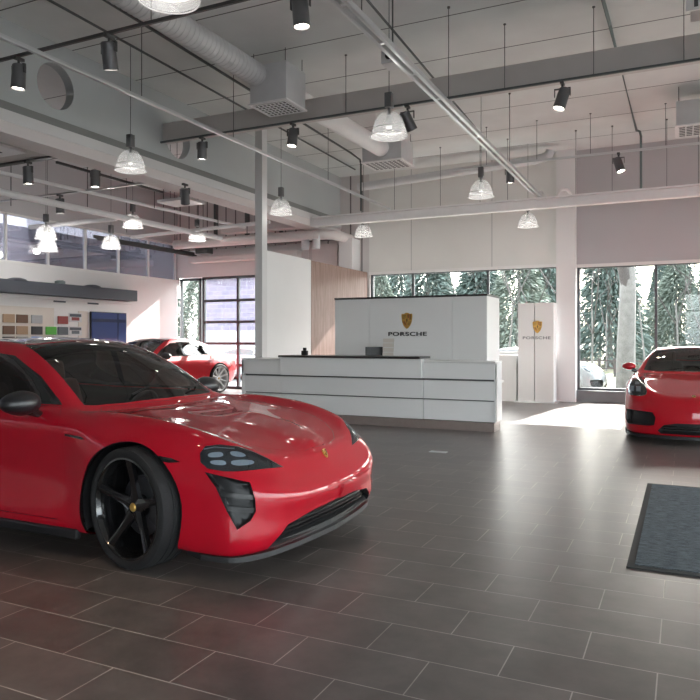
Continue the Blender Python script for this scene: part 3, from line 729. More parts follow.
TS = dict(wb=2.9, rad=.373, arch=.410, hw=.983, belt=.94, glass=M['carglass_dark'], wsglass=M['carglass'], roofmat=M['roofglass'], obl=True,
 windshield=[(-.505, 0), (-.515, .20), (-.54, .42), (-.59, .64), (-.625, .71), (-.97, .645), (-1.37, .565), (-1.31, .3), (-1.27, 0), (-1.31, -.3), (-1.37, -.565), (-.97, -.645), (-.625, -.71), (-.59, -.64), (-.54, -.42), (-.515, -.20)],
 roof=[(-1.31, 0), (-1.35, .3), (-1.405, .555), (-1.95, .545), (-2.35, .55), (-2.36, 0), (-2.35, -.55), (-1.95, -.545), (-1.405, -.555), (-1.35, -.3)],
 rearwin=[(-2.42, 0), (-2.42, .54), (-2.9, .55), (-3.22, .50), (-3.27, 0), (-3.22, -.50), (-2.9, -.55), (-2.42, -.54)],
 sidewin=[[(-.80, .985), (-1.02, 1.12), (-1.36, 1.262), (-1.66, 1.298), (-1.69, .985)], [(-1.75, .985), (-1.73, 1.30), (-2.05, 1.30), (-2.45, 1.245), (-2.85, 1.125), (-3.02, 1.045), (-2.98, 1.01)]],
 trim=[[(-.72, .962), (-1.02, 1.145), (-1.36, 1.285), (-1.70, 1.32), (-2.05, 1.32), (-2.47, 1.265), (-2.9, 1.14), (-3.12, 1.05), (-3.05, .995), (-1.8, .965)]],
 headlight=[(-.285, .685), (-.285, .735), (-.25, .772), (-.17, .778), (-.06, .762), (.03, .728), (.12, .682), (.235, .612), (.10, .627), (-.05, .635), (-.17, .640), (-.25, .652)],
 leds=[rnd([(-.245, .712), (-.24, .738), (-.16, .744), (-.15, .715)], 2), rnd([(-.10, .712), (-.12, .744), (-.05, .738), (.0, .705)], 2), rnd([(-.23, .675), (-.235, .698), (-.15, .70), (-.14, .67)], 2), rnd([(-.11, .665), (-.12, .698), (.02, .688), (.04, .66)], 2), [(-.26, .755), (-.20, .765), (-.08, .752), (-.08, .757), (-.20, .770), (-.26, .760)]],
 vents=[[(-.265, .632), (-.12, .602), (-.02, .575), (.005, .48), (.01, .41), (-.02, .36), (-.10, .315), (-.155, .42), (-.21, .55)]], ventdepth=.05,
 ventslats=[[(-.20, .50), (-.21, .53), (.0, .505), (.005, .475)], [(-.17, .42), (-.18, .45), (.01, .425), (.01, .395)]],
 sidemarks=[('side_marker', [(.225, .700), (.26, .712), (.34, .702), (.40, .682), (.33, .676), (.27, .682)]), ('fender_vent', [(-.56, .792), (-.40, .782), (-.36, .770), (-.40, .766), (-.56, .776)])],
 grilles=[[(-.72, .165), (-.70, .20), (-.58, .285), (-.3, .318), (0, .325), (.3, .318), (.58, .285), (.70, .20), (.72, .165), (0, .165)]], grillebars=[.20, .235, .265],
 taillight=[(-.80, .83), (-.80, .86), (.80, .86), (.80, .83)], tailmat=pbr('tail_lamp_red', (.3, .01, .01), .2, 0, 1),
 hood=[(-.48, 0), (-.49, .20), (-.515, .42), (-.56, .62), (-.47, .715), (-.30, .715), (0, .69), (.22, .665), (.42, .63), (.56, .575), (.68, .47), (.765, .33), (.80, .17), (.81, 0), (.80, -.17), (.765, -.33), (.68, -.47), (.56, -.575), (.42, -.63), (.22, -.665), (0, -.69), (-.30, -.715), (-.47, -.715), (-.56, -.62), (-.515, -.42), (-.49, -.20)],
 doors=[[(-.60, .235), (-.575, .50), (-.585, .78), (-.66, .90), (-.72, .955), (-1.70, .955), (-1.73, .75), (-1.72, .235)], [(-1.745, .235), (-1.755, .75), (-1.725, .955), (-2.75, .985), (-2.62, .80), (-2.42, .60), (-2.36, .42), (-2.34, .235)]],
 plate=[(.02, .335), (.02, .425), (.56, .44), (.56, .35)],
 splitter=dict(out=.055, xmin=.3, z0=.118, z1=.150), splmat=M['carbon'], mirror=(-.89, 1.0, .975), msc=1.12, mirmat=M['mirror_shell'], rim=.296, spokes=5, rimmat=M['rim_black'], turn=0.0, steer=-11, wdx=.03, adx=.02, wdy=.042, plateau=(-.45, .86, .46, .13, .011),
 cabin=(-.68, -3.0), redseat=True, rearseat=True, badge=(.865, 0, .63))
CS = dict(wb=2.484, rad=.335, arch=.362, hw=.910, belt=.905, glass=M['carglass_dark'], wsglass=M['carglass'], roofmat=None, obl=False,
 windshield=[(-.455, 0), (-.465, .20), (-.49, .42), (-.545, .62), (-.57, .68), (-.76, .62), (-1.03, .535), (-1.0, .3), (-.975, 0), (-1.0, -.3), (-1.03, -.535), (-.76, -.62), (-.57, -.68), (-.545, -.62), (-.49, -.42), (-.465, -.20)],
 roof=[(-1.03, 0), (-1.06, .45), (-1.8, .45), (-1.82, 0), (-1.8, -.45), (-1.06, -.45)],
 rearwin=[(-1.88, 0), (-1.88, .45), (-2.3, .48), (-2.55, .44), (-2.6, 0), (-2.55, -.44), (-2.3, -.48), (-1.88, -.45)],
 sidewin=[[(-.66, .945), (-.80, 1.045), (-1.04, 1.15), (-1.5, 1.18), (-1.9, 1.13), (-2.25, 1.02), (-2.2, .965)]],
 trim=[],
 headlight=[(.585, .655), (.575, .70), (.60, .77), (.65, .835), (.71, .862), (.77, .845), (.815, .79), (.84, .72), (.835, .665), (.79, .635), (.70, .63), (.63, .635)],
 leds=[[(.66, .69), (.66, .76), (.72, .76), (.72, .69)], [(.75, .69), (.75, .76), (.80, .76), (.80, .69)], [(.68, .785), (.68, .82), (.74, .82), (.74, .785)]],
 vents=[[(.48, .26), (.46, .36), (.50, .43), (.80, .445), (.845, .43), (.85, .28), (.82, .245), (.55, .245)]], ventdepth=.07, ventslats=[],
 sidemarks=[], grilles=[[(-.40, .15), (-.44, .19), (-.36, .27), (-.2, .30), (.2, .30), (.36, .27), (.44, .19), (.40, .15)]], grillebars=[.20, .24],
 taillight=[(-.78, .76), (-.78, .82), (.78, .82), (.78, .76)], tailmat=TS['tailmat'],
 hood=[(-.44, 0), (-.45, .20), (-.475, .42), (-.53, .60), (-.42, .66), (0, .63), (.3, .60), (.5, .54), (.66, .43), (.74, .30), (.77, .15), (.775, 0), (.77, -.15), (.74, -.30), (.66, -.43), (.5, -.54), (.3, -.60), (0, -.63), (-.42, -.66), (-.53, -.60), (-.475, -.42), (-.45, -.20)],
 doors=[[(-.55, .235), (-.53, .6), (-.58, .84), (-.66, .93), (-1.68, .94), (-1.74, .7), (-1.70, .45), (-1.62, .235)]],
 splitter=dict(out=.03, xmin=.3, z0=.085, z1=.125), splmat=M['black'], mirror=(-.66, .90, .985), msc=.8, mirmat=M['red2'], rim=.262, spokes=10, rimmat=M['rim_black'],
 cabin=(-.58, -2.2), redseat=False, rearseat=False, badge=(.84, 0, .64))

car = build_car('sports_sedan', SEDAN, TS, M['red'])
car.location = (-3.07, 4.24, 0)
tag(car, 'crimson red four-door sports sedan with black wheels in the left foreground', 'car')
M['carglass_mid'] = glass('light_tinted_glass', (.25, .28, .27), .14)
TS2 = dict(TS, spokes=10, rimmat=M['rim_silver'], glass=M['carglass_mid'], steer=0)
rear = build_car('sports_sedan', SEDAN, TS2, M['red2'])
rear.name = 'sports_sedan'; rear.location = (-12.28, 12.45, 0); rear.rotation_euler = (0, 0, R(-94)); rear.scale = (1, 1, 1.03)
tag(rear, 'bright red car with silver wheels parked along the left wall, tail to garage door', 'car')
cay = build_car('sports_coupe', COUPE, CS, M['red2'])
cay.location = (.12, 11.16, 0); cay.rotation_euler = (0, 0, R(-90))
tag(cay, 'bright red low sports coupe facing forward at the right by the big window', 'car')
M['niche'] = pbr('pale_warm_niche', (0.70, 0.64, 0.58), 0.6)
# ------------------------------------------------------------------ room shell
XL, XR, YB, YF, ZC = -13.6, 7.5, -6.5, 16.6, 5.7
struct(box_obj('floor', M['floor'], XL - .3, XR + .3, YB - .3, YF + .3, -.15, 0))
struct(box_obj('ceiling', M['ceil'], XL - .3, XR + .3, YB - .3, YF + .3, ZC, ZC + .25))
# back wall with the strip window, the big window and the garage opening
w = MB()
w.box(-13.9, XR + .3, YF, YF + .3, 4.02, ZC)
wb_ = w.build('wall_back', M['clad']); struct(wb_)
def wpiece(name, mat, *b): o = box_obj(name, mat, *b); return struct(o)
wpiece('wall_back_header_left', M['fascia'], -13.6, -9.15, YF - .02, YF + .3, 3.24, 4.02)
wpiece('wall_back_left_pier', M['clad'], -9.15, -7.35, YF - .01, YF + .3, 0, 4.02)
wpiece('wall_back_below_window', M['white_wall'], -7.35, -2.62, YF - .02, YF + .3, 0, 1.10)
wpiece('wall_back_blind_panel', M['blind'], -7.35, -2.62, YF - .04, YF + .3, 3.12, ZC)
wpiece('wall_back_right_header', M['mauve'], -2.2, XR + .3, YF - .04, YF + .3, 3.08, ZC)
wpiece('wall_back_sill', M['curb'], -2.2, XR + .3, YF - .06, YF + .3, 0, .26)
wpiece('trim_1', M['white'], -7.35, -2.62, YF - .07, YF - .035, 3.08, 3.15)
wpiece('trim_2', M['white'], -2.2, XR, YF - .07, YF - .035, 3.04, 3.11)
wpiece('trim_3', M['white'], -7.35, -2.62, YF - .16, YF - .02, 1.08, 1.13)
wpiece('wall_back_column', M['white_wall'], -2.62, -2.2, YF - .22, YF + .3, 0, ZC)
# left wall: plain below, glazed mezzanine strip above
wpiece('wall_left', M['white_wall'], XL - .3, XL, YB, YF, 0, 3.14)
wpiece('wall_left_upper', M['mauve'], XL - .3, XL, YB, YF, 4.25, ZC)
wpiece('wall_left_mezzanine_back', M['mauve'], XL - 2.3, XL - 2.2, YB, YF, 3.0, 4.4)
wpiece('ledge_left', M['white_wall'], XL - 2.3, XL - .31, YB, YF, 3.0, 3.13)
wpiece('wall_mezzanine_sun_block', M['mauve'], XL - 2.3, XL, YF, YF + .1, 3.0, 7.5)  # added end wall, raised past the ceiling to block sun behind the mezzanine glass
mz = MB()
for k in range(24): 
    y = YF - .05 - k * 1.15
    if y > YB: mz.box(XL - .10, XL - .02, y - .05, y, 3.14, 4.25)
mz.box(XL - .1, XL + .02, YB, YF, 3.12, 3.18).box(XL - .1, XL - .02, YB, YF, 4.20, 4.25)
mzo = struct(mz.build('window_mezzanine', M['white']))
box_obj('pane', M['mezz'], XL - .07, XL - .06, YB, YF, 3.16, 4.22, parent=mzo)

def glazing(name, axis, pos, a0, a1, z0, z1, mull, hz=(), t=.06, d=.08):
    fr = MB()
    def bx(u0, u1, za, zb):
        if axis == 'y': fr.box(u0, u1, pos - d / 2, pos + d / 2, za, zb)
        else: fr.box(pos - d / 2, pos + d / 2, u0, u1, za, zb)
    bx(a0, a1, z0, z0 + t); bx(a0, a1, z1 - t, z1); bx(a0, a0 + t, z0, z1); bx(a1 - t, a1, z0, z1)
    o = struct(fr.build(name, M['frame']))
    for u in mull:
        m = MB()
        if axis == 'y': m.box(u - t / 2, u + t / 2, pos - d / 2, pos + d / 2, z0 + t, z1 - t)
        else: m.box(pos - d / 2, pos + d / 2, u - t / 2, u + t / 2, z0 + t, z1 - t)
        m.build('mullion', M['frame'], o)
    for z in hz:
        m = MB()
        if axis == 'y': m.box(a0 + t, a1 - t, pos - d / 2 - .01, pos + d / 2 + .01, z - t / 2, z + t / 2)
        else: m.box(pos - d / 2 - .01, pos + d / 2 + .01, a0 + t, a1 - t, z - t / 2, z + t / 2)
        m.build('transom', M['frame'], o)
    m = MB()
    if axis == 'y': m.box(a0 + t, a1 - t, pos - .004, pos + .004, z0 + t, z1 - t)
    else: m.box(pos - .004, pos + .004, a0 + t, a1 - t, z0 + t, z1 - t)
    m.build('pane', M['pane'], o)
    return o
glazing('window_1', 'y', YF + .12, -7.35, -2.62, 1.10, 3.12, [-6.19, -4.27], t=.055)
glazing('window_2', 'y', YF + .12, -2.2, XR, .26, 3.08, [-.55, 1.4, 3.4, 5.4], t=.055)
glazing('window_3', 'y', YF + .12, -13.58, -12.80, 0, 3.22, [], t=.07)
glazing('door_1', 'y', YF + .10, -12.74, -9.18, 0, 3.24, [-11.5, -10.4], [.68, 1.30, 1.92, 2.54], t=.075)
# glazed fronts to the right of and behind the viewpoint
wpiece('wall_right_header', M['mauve'], XR, XR + .3, YB, YF, 3.6, ZC)
glazing('window_4', 'x', XR + .1, YB, YF, 0, 3.6, [YB + 2.3 * k for k in range(1, 10)], [2.9])
wpiece('wall_front_header', M['mauve'], XL, XR, YB - .3, YB, 3.8, ZC)
wpiece('wall_front', M['mauve'], XL, 0, YB - .3, YB, 0, 3.8)
glazing('window_5', 'y', YB - .1, 0, XR, 0, 3.8, [2.2 * k for k in range(1, 4)], [2.9])

# bulkhead: tall grey wall above the low left bay, two round openings through it
def pierced(x0, x1, y0, y1, z0, z1, holes):
    bm = bmesh.new(); n = 36
    def strip(x, flip):
        for i, (cy, cz, r) in enumerate(holes):
            ya = y0 if i == 0 else (holes[i - 1][0] + cy) / 2; yb = y1 if i == len(holes) - 1 else (cy + holes[i + 1][0]) / 2
            outer = []; inner = []
            for k in range(n):
                a = 2 * PI * k / n; c, s = math.cos(a), math.sin(a)
                tt = min(((yb - cy) / c if c > 1e-9 else (ya - cy) / c if c < -1e-9 else 1e9), ((z1 - cz) / s if s > 1e-9 else (z0 - cz) / s if s < -1e-9 else 1e9))
                outer.append((cy + c * tt, cz + s * tt)); inner.append((cy + r * c, cz + r * s))
            # insert true corners so the rectangle stays closed
            ov = [bm.verts.new((x, *p)) for p in outer]; iv = [bm.verts.new((x, *p)) for p in inner]
            cs = [(yb, z1), (ya, z1), (ya, z0), (yb, z0)]
            for k in range(n):
                k2 = (k + 1) % n; f = [ov[k], ov[k2], iv[k2], iv[k]]
                p, q = outer[k], outer[k2]
                for cc in cs:
                    on1 = abs(p[0] - cc[0]) < 1e-6 or abs(p[1] - cc[1]) < 1e-6; on2 = abs(q[0] - cc[0]) < 1e-6 or abs(q[1] - cc[1]) < 1e-6
                    same = (abs(p[0] - q[0]) < 1e-6 or abs(p[1] - q[1]) < 1e-6)
                    if on1 and on2 and not same and (min(p[0], q[0]) - 1e-6 <= cc[0] <= max(p[0], q[0]) + 1e-6) and (min(p[1], q[1]) - 1e-6 <= cc[1] <= max(p[1], q[1]) + 1e-6):
                        f = [ov[k], bm.verts.new((x, *cc)), ov[k2], iv[k2], iv[k]]; break
                bm.faces.new(f if not flip else f[::-1])
            if not flip:
                i2 = [bm.verts.new((x0, cy + r * math.cos(2 * PI * k / n), cz + r * math.sin(2 * PI * k / n))) for k in range(n)]
                i1 = [bm.verts.new((x1, cy + r * math.cos(2 * PI * k / n), cz + r * math.sin(2 * PI * k / n))) for k in range(n)]
                for k in range(n): bm.faces.new((i1[k], i1[(k + 1) % n], i2[(k + 1) % n], i2[k]))
    strip(x1, False); strip(x0, True)
    q = MB(); q.bm.free(); q.bm = bm; q.box(x0, x1, y0 - .001, y0, z0, z1)
    return q
struct(pierced(-8.36, -8.2, YB, YF, 4.60, ZC, [(7.31, 5.07, .33), (10.02, 4.99, .33)]).build('wall_bulkhead', M['bulk'], recalc=True))
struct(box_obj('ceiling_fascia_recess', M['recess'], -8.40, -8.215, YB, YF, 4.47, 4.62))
struct(box_obj('ceiling_fascia', M['fascia'], -8.62, -8.17, YB, YF, 4.33, 4.48)); struct(box_obj('ceiling_fascia_lower', M['rose_wall'], -8.62, -8.19, YB, YF, 4.17, 4.33))
# lower dropped ceiling over the left bay
struct(box_obj('ceiling_left_bay', M['beam'], XL, -8.63, YB, 8.05, 4.32, 4.45))
# free-standing panel wall: white half and walnut half
struct(box_obj('wall_panel_white', M['white_wall'], -7.56, -7.40, 11.62, 13.52, 0, 3.16))
struct(box_obj('wall_panel_wood', M['wood'], -7.56, -7.395, 13.53, 16.55, 0, 3.15))
pl = MB().box(-7.48, -7.32, 11.42, 11.60, 0, ZC); struct(pl.build('wall_pillar', M['fascia']))
struct(box_obj('wall_corner_column', M['white_wall'], -8.0, -7.62, 16.1, 16.58, 0, 4.0))
o = MB().box(-9.0, -8.25, 16.5, 16.585, 3.2, 3.95); struct(o.build('wall_back_recess_panel', M['pink']))

# ------------------------------------------------------------------ reception
t = empty('reception_desk', (-4.9, 10.9, 0), 0, 'long white reception counter with horizontal shadow gaps and dark top', 'reception desk')
def loc(o, p): o.parent = t; o.location = (-p[0], -p[1], -p[2]) if False else o.location
def P(name, mat, *b, parent, bev=0, smooth=None):
    L = parent.location if parent.parent is None else Vector((0, 0, 0))
    x0, x1, y0, y1, z0, z1 = b
    return MB().box(x0 - L.x, x1 - L.x, y0 - L.y, y1 - L.y, z0 - L.z, z1 - L.z, bev=bev).build(name, mat, parent, smooth)
P('body', M['gap'], -7.14, -2.60, 10.60, 10.93, .14, 1.04, parent=t)
P('toe_kick', M['plinth'], -7.16, -2.60, 10.535, 10.93, 0, .135, parent=t)
for x0, x1, yo in ((-7.18, -6.34, 10.53), (-6.33, -3.74, 10.50), (-3.73, -2.58, 10.52)):
    top = 1.095 if x0 < -4 and x0 > -7 else 1.045
    for z0, z1, dy in ((.145, .455, .03), (.475, .765, .015), (.795, top, -.05 if top > 1.05 else 0)):
        P('front_panel', M['white'], x0, x1, yo + dy, yo + .09, z0, z1, parent=t, bev=.004)
P('end_panel', M['white'], -2.60, -2.58, 10.53, 10.95, .145, 1.045, parent=t)
P('end_panel', M['white'], -7.18, -7.14, 10.53, 10.95, .145, 1.045, parent=t)
P('worktop', M['white'], -3.73, -2.575, 10.51, 10.95, 1.05, 1.075, parent=t, bev=.004)
P('worktop', M['white'], -7.18, -6.39, 10.51, 10.95, 1.05, 1.075, parent=t, bev=.004)
P('transaction_top', M['darktop'], -6.36, -3.76, 10.43, 10.95, 1.10, 1.135, parent=t, bev=.004)

t = empty('back_cabinet', (-4.5, 12.2, 0), 0, 'tall white panelled back cabinet behind the reception counter with dark top edge', 'cabinet')
P('carcass', M['white'], -5.92, -3.06, 11.82, 12.66, 0, 2.15, parent=t)
for x0, x1 in ((-5.94, -5.24), (-5.235, -3.655), (-3.65, -3.04)):
    P('panel', M['white'], x0, x1, 11.795, 11.82, .02, 2.155, parent=t, bev=.003)
P('side_panel', M['white'], -3.06, -3.035, 11.8, 12.68, 0, 2.155, parent=t)
P('top_edge', M['darktop'], -5.95, -3.03, 11.79, 12.69, 2.155, 2.19, parent=t)

def text_mesh(name, s, size, sx, mat, depth=.006, parent=None, bold=.02):
    cu = bpy.data.curves.new(name, 'FONT'); cu.body = s; cu.size = size; cu.align_x = 'CENTER'; cu.align_y = 'CENTER'
    cu.extrude = depth; cu.offset = bold * size; cu.space_character = 1.12
    to = bpy.data.objects.new(name, cu); COL.objects.link(to); bpy.context.view_layer.update()
    dg = bpy.context.evaluated_depsgraph_get(); me = bpy.data.meshes.new_from_object(to.evaluated_get(dg))
    bpy.data.objects.remove(to)
    me.transform(Matrix.Rotation(PI / 2, 4, 'X') @ Matrix.Diagonal((sx, 1, 1, 1)))
    me.materials.clear(); me.materials.append(mat)
    o = bpy.data.objects.new(name, me); COL.objects.link(o)
    if parent: o.parent = parent
    return o
M['letter'] = pbr('letter_black', (0.03, 0.03, 0.032), 0.4)
M['letter_pale'] = pbr('letter_grey', (0.22, 0.22, 0.23), 0.4)
c = crest_mesh('wall_crest', .22, .29, None, M); c.location = (-4.49, 11.79, 1.745)
tag(c, 'gold shield crest mounted on the white back cabinet above the dark lettering', 'crest')
tx = text_mesh('wall_lettering', 'PORSCHE', .098, 1.62, M['letter']); tx.location = (-4.485, 11.788, 1.505)
tag(tx, 'wide black capital lettering below the crest on the back cabinet', 'lettering')

t = empty('display_stele', (-3.0, 16.1, 0), 0, 'tall white free-standing display panel by the window column with crest and lettering', 'display panel')
P('base_plate', M['alu'], -3.46, -2.52, 15.82, 16.36, 0, .03, parent=t, bev=.004)
P('front_panel', M['white'], -3.38, -3.02, 15.90, 16.30, .03, 2.23, parent=t, bev=.003)
P('front_panel', M['white'], -3.005, -2.60, 15.90, 16.30, .03, 2.23, parent=t, bev=.003)
c = crest_mesh('crest', .22, .28, t, M); c.location = (-2.95 + 3.0, 15.895 - 16.1, 1.69)
c = text_mesh('lettering', 'PORSCHE', .085, 1.55, M['letter_pale'], parent=t); c.location = (-2.97 + 3.0, 15.893 - 16.1, 1.445)

P2 = MB().box(-7.1, -2.7, 11.0, 11.6, .70, .735); dk = P2.build('work_surface', M['white']); MB().box(-7.0, -6.9, 11.0, 11.5, 0, .70).build('support', M['white'], dk); MB().box(-2.9, -2.8, 11.0, 11.5, 0, .70).build('support', M['white'], dk)
tag(dk, 'low white work surface hidden behind the reception counter', 'worktop')
mon = empty('computer_monitor', (-4.86, 11.2, .735), R(38), 'small dark computer monitor seen above the reception counter', 'monitor')
MB().box(-.17, .17, -.015, .015, .22, .545, .006).build('screen', M['black'], mon)
MB().box(-.03, .03, .012, .03, 0, .30).box(-.10, .10, -.08, .08, -.0, .012).build('stand', M['black'], mon)
cs = empty('card_stand', (-4.60, 11.2, .735), 0, 'white card holder with stacked pale leaflets right of the monitor', 'leaflet holder')
MB().box(-.11, .11, -.005, .005, 0, .72).build('back_plate', M['white'], cs)
for k in range(5): MB().box(-.10, .10, -.05 + .01*k, -.044 + .01*k, .30 + .08 * k, .37 + .08 * k).build('leaflet', M['niche'], cs)
dp = MB().box(-.05, .05, -.04, .04, 0, .08, .01).box(-.03, .03, -.02, .02, .08, .13, .008).build('card_terminal', M['black'], None, 40); dp.location = (-5.98, 10.7, 1.136)
tag(dp, 'small black payment terminal on the left end of the dark counter top', 'terminal')
fb = MB().box(-.11, .11, -.055, .055, 0, .006, .002).build('floor_socket', M['alu']); fb.location = (-2.77, 8.37, 0); 
tag(fb, 'small silver socket cover set in the floor tiles before the counter', 'floor socket')

# low white side board between cabinet and stele
sb = empty('low_sideboard', (-4.2, 16.2, 0), 0, 'low white sideboard under the strip window behind the counter', 'sideboard')
P('carcass', M['white'], -5.2, -3.44, 16.0, 16.4, 0, 1.02, parent=sb); P('top', M['white'], -5.22, -3.42, 15.98, 16.41, 1.02, 1.06, parent=sb)

# entrance mat
t = empty('entrance_mat', (.6, 6.0, 0), 0, 'large dark blue-grey ribbed floor mat with black rubber edge at the right', 'floor mat')
P('border', M['mat_border'], -.32, 1.55, 4.61, 7.39, 0, .009, parent=t, bev=.003)
P('pile', M['carpet'], -.275, 1.505, 4.665, 7.335, .003, .014, parent=t)

# ------------------------------------------------------------------ left wall display
t = empty('display_wall_unit', (XL, 12.0, 0), 0, 'white display wall unit with pale backing holding colour samples and screen', 'wall unit')
P('back_board', M['white'], XL, XL + .06, 8.5, 14.6, 0, 2.42, parent=t)
P('pale_strip', M['niche'], XL + .06, XL + .075, 9.2, 12.0, 1.2, 2.16, parent=t)
P('pale_strip', M['niche'], XL + .06, XL + .075, 12.75, 13.05, 1.2, 2.12, parent=t)
P('top_ledge', M['white'], XL, XL + .12, 8.5, 14.6, 2.36, 2.42, parent=t)
for y in (11.95, 13.0): P('label_strip', M['charcoal'], XL + .115, XL + .13, y, y + .35, 2.30, 2.34, parent=t)
t = empty('charcoal_canopy', (XL, 12.0, 2.6), 0, 'long charcoal canopy box running along the left wall above the samples', 'canopy')
P('box', M['charcoal'], XL, XL + .32, 7.5, 14.55, 2.44, 2.73, parent=t, bev=.01)
for y in (10.9, 13.1): 
    o = MB().lathe([(0, .06), (.10, .055), (.19, .03), (.22, 0), (0, 0)], 24).build('canopy_dome_lamp', M['charcoal'], None, 40); o.location = (XL + .16, y, 2.73)
    tag(o, 'low charcoal dome on the canopy, ' + ('nearer the camera' if y < 12 else 'nearer the garage door'), 'lamp')
o = MB().lathe([(0, .10), (.07, .095), (.12, .07), (.12, 0), (0, 0)], 20).build('canopy_plant_bowl', M['conduit2'], None, 40); o.location = (XL + .16, 12.1, 2.73)
tag(o, 'small green-grey bowl standing on the charcoal canopy between the domes', 'bowl')
scr = empty('wall_screen', (XL + .08, 13.72, 1.72), 0, 'dark blue wall-mounted screen near the end of the left display', 'screen')
def blue():
    m, nt, b = _mat('blue_screen'); b.inputs['Base Color'].default_value = (.02, .03, .08, 1); b.inputs['Roughness'].default_value = .15
    b.inputs['Emission Color'].default_value = (.02, .03, .10, 1); b.inputs['Emission Strength'].default_value = .45; return m
M['blue'] = blue(); M['navy'] = pbr('screen_navy', (.01, .015, .06), .2)
MB().box(0, .05, -.62, .62, -.42, .40, .005).build('housing', M['black'], scr)
MB().box(.05, .056, -.60, .60, -.40, .38).build('display', M['blue'], scr)
MB().box(.057, .06, -.60, .60, .14, .22).box(.057, .06, .28, .33, -.40, .38).build('picture_band', M['navy'], scr)
# sample tiles
sw = [('tan', (.42, .28, .18)), ('brown', (.16, .09, .06)), ('silver grey', (.45, .46, .48)), ('charcoal', (.05, .05, .055)), ('green', (.10, .42, .06)), ('blue', (.02, .22, .72)),
      ('black', (.015, .015, .015)), ('dark red', (.28, .05, .05)), ('slate grey', (.12, .14, .16))]
sm = {n: pbr('sample_' + n.replace(' ', '_'), c, .5, noise=.15, nscale=30) for n, c in sw}
rows = [(1.88, 'topmost'), (1.62, 'middle'), (1.38, 'bottom')]
cols = [(10.35, ['brown', 'slate grey', 'black'], 'first'), (10.75, ['tan', 'brown', 'charcoal'], 'second'), (11.10, ['brown', 'tan', 'slate grey'], 'third'),
        (11.5, ['silver grey', 'charcoal', 'blue'], 'fourth'), (11.9, [None, 'green', 'black'], 'fifth'), (12.25, ['dark red', 'slate grey', 'charcoal'], 'sixth')]
proto = MB().box(0, .03, -.15, .15, -.095, .095, .006)
pm = proto.build('sample_tile', sm['tan']); first = True
for y, names, cn in cols:
    for (z, rn), n in zip(rows, names):
        if n is None: continue
        if first: o = pm; first = False
        else: o = pm.copy(); o.data = pm.data.copy(); COL.objects.link(o)
        o.data.materials[0] = sm[n]; o.location = (XL + .075, y, z)
        tag(o, f'{n} trim sample on the left wall, {rn} row, {cn} column from the left', 'sample', 'trim samples on the left display wall')
pr = [('photo print of a red car, upper of the pair beside the samples', 1.95), ('grey photo print, lower of the pair beside the samples', 1.62)]
for k, (lb, z) in enumerate(pr):
    f = empty('photo_print', (XL + .065, 12.75 - .1, z), 0, lb, 'print', 'photo prints on the display wall')
    MB().box(0, .012, -.20, .20, -.11, .11).build('sheet', M['duct'], f); MB().box(.012, .015, -.18, .18, .02, .09).build('dark_picture_band', M['charcoal'], f)
    MB().box(.012, .016, -.12, .12, -.07, .01).build('picture_subject', sm['dark red'] if k == 0 else sm['slate grey'], f)
# red fire point beside the door
fe = empty('fire_extinguisher', (XL + .12, 16.1, .95), 0, 'small red fire extinguisher on the wall beside the garage door', 'fire extinguisher')
MB().lathe([(0, 0), (.075, 0), (.08, .03), (.08, .36), (.05, .42), (.02, .44), (0, .44)], 20).build('cylinder', M['red2'], fe, 40)
MB().box(-.03, .03, -.015, .015, .44, .50).build('valve', M['black'], fe); MB().box(-.13, -.08, -.05, .05, .1, .3).build('bracket', M['black'], fe)
# ------------------------------------------------------------------ pendants (first one built, the rest copied with their parts)
def make_pendant():
    t = empty('pendant_lamp')
    MB().box(-.045, .045, -.045, .045, .34, .52, .008).tube((0, 0, .26), (0, 0, .34), .02, 10).build('ballast_housing', M['spot'], t, 40)
    prof = [(.055, .30), (.075, .295), (.125, .255), (.165, .20), (.19, .135), (.20, .07), (.205, .065), (.212, .03), (.222, 0), (.216, 0), (.205, .03), (.196, .07), (.185, .135), (.16, .195), (.12, .25), (.07, .288)]
    sh = MB().lathe(prof, 40).build('glass_shade', M['prism'], t, 60)
    MB().lathe([(.222, .004), (.230, 0), (.222, -.006), (.214, 0)], 40, close=True).build('rim_ring', M['prism_ring'], sh, 60)
    MB().lathe([(.1945, .085), (.2025, .08), (.2005, .073), (.192, .078)], 40, close=True).build('ridge_ring', M['prism_ring'], sh, 60)
    MB().lathe([(0, .26), (.03, .25), (.045, .20), (.045, .14), (.03, .10), (0, .09)], 20).build('bulb', M['bulb'], t, 60)
    return t
pend0 = make_pendant()
PN = [(-3.36, 4.0, 3.86, 5.7, 'clear glass bell pendant cut off at the top edge, nearest of all pendants'),
      (-7.25, 7.8, 3.86, 5.7, 'clear glass bell pendant before the grey bulkhead between its round openings'),
      (-3.2, 7.8, 3.85, 5.7, 'large clear glass bell pendant just in front of the taupe beam near picture centre'),
      (-7.1, 11.76, 3.86, 5.7, 'glass bell pendant right beside the slim pillar of the panel wall'),
      (-3.2, 12.03, 3.9, 5.7, 'glass bell pendant under the silver double rail, right of centre'),
      (-3.08, 15.5, 3.88, 5.7, 'glass bell pendant in front of the white blind, rightmost of all pendants'),
      (-7.03, 15.5, 3.92, 5.7, 'small far glass bell pendant above the walnut panel wall'),
      (-10.86, 11.75, 3.86, 5.7, 'glass bell pendant in the left bay under the thick white tube'),
      (-10.87, 14.0, 3.86, 5.7, 'glass bell pendant in the left bay in front of the dark door rails'),
      (-12.3, 10.7, 3.57, 5.7, 'glass bell pendant by the mezzanine glass, leftmost and upper'),
      (-12.6, 11.0, 3.36, 5.7, 'glass bell pendant by the mezzanine glass, leftmost and lower'),
      (-11.8, 12.07, 3.5, 5.7, 'glass bell pendant in the left bay, third from the left picture edge')]
pend_lights = []
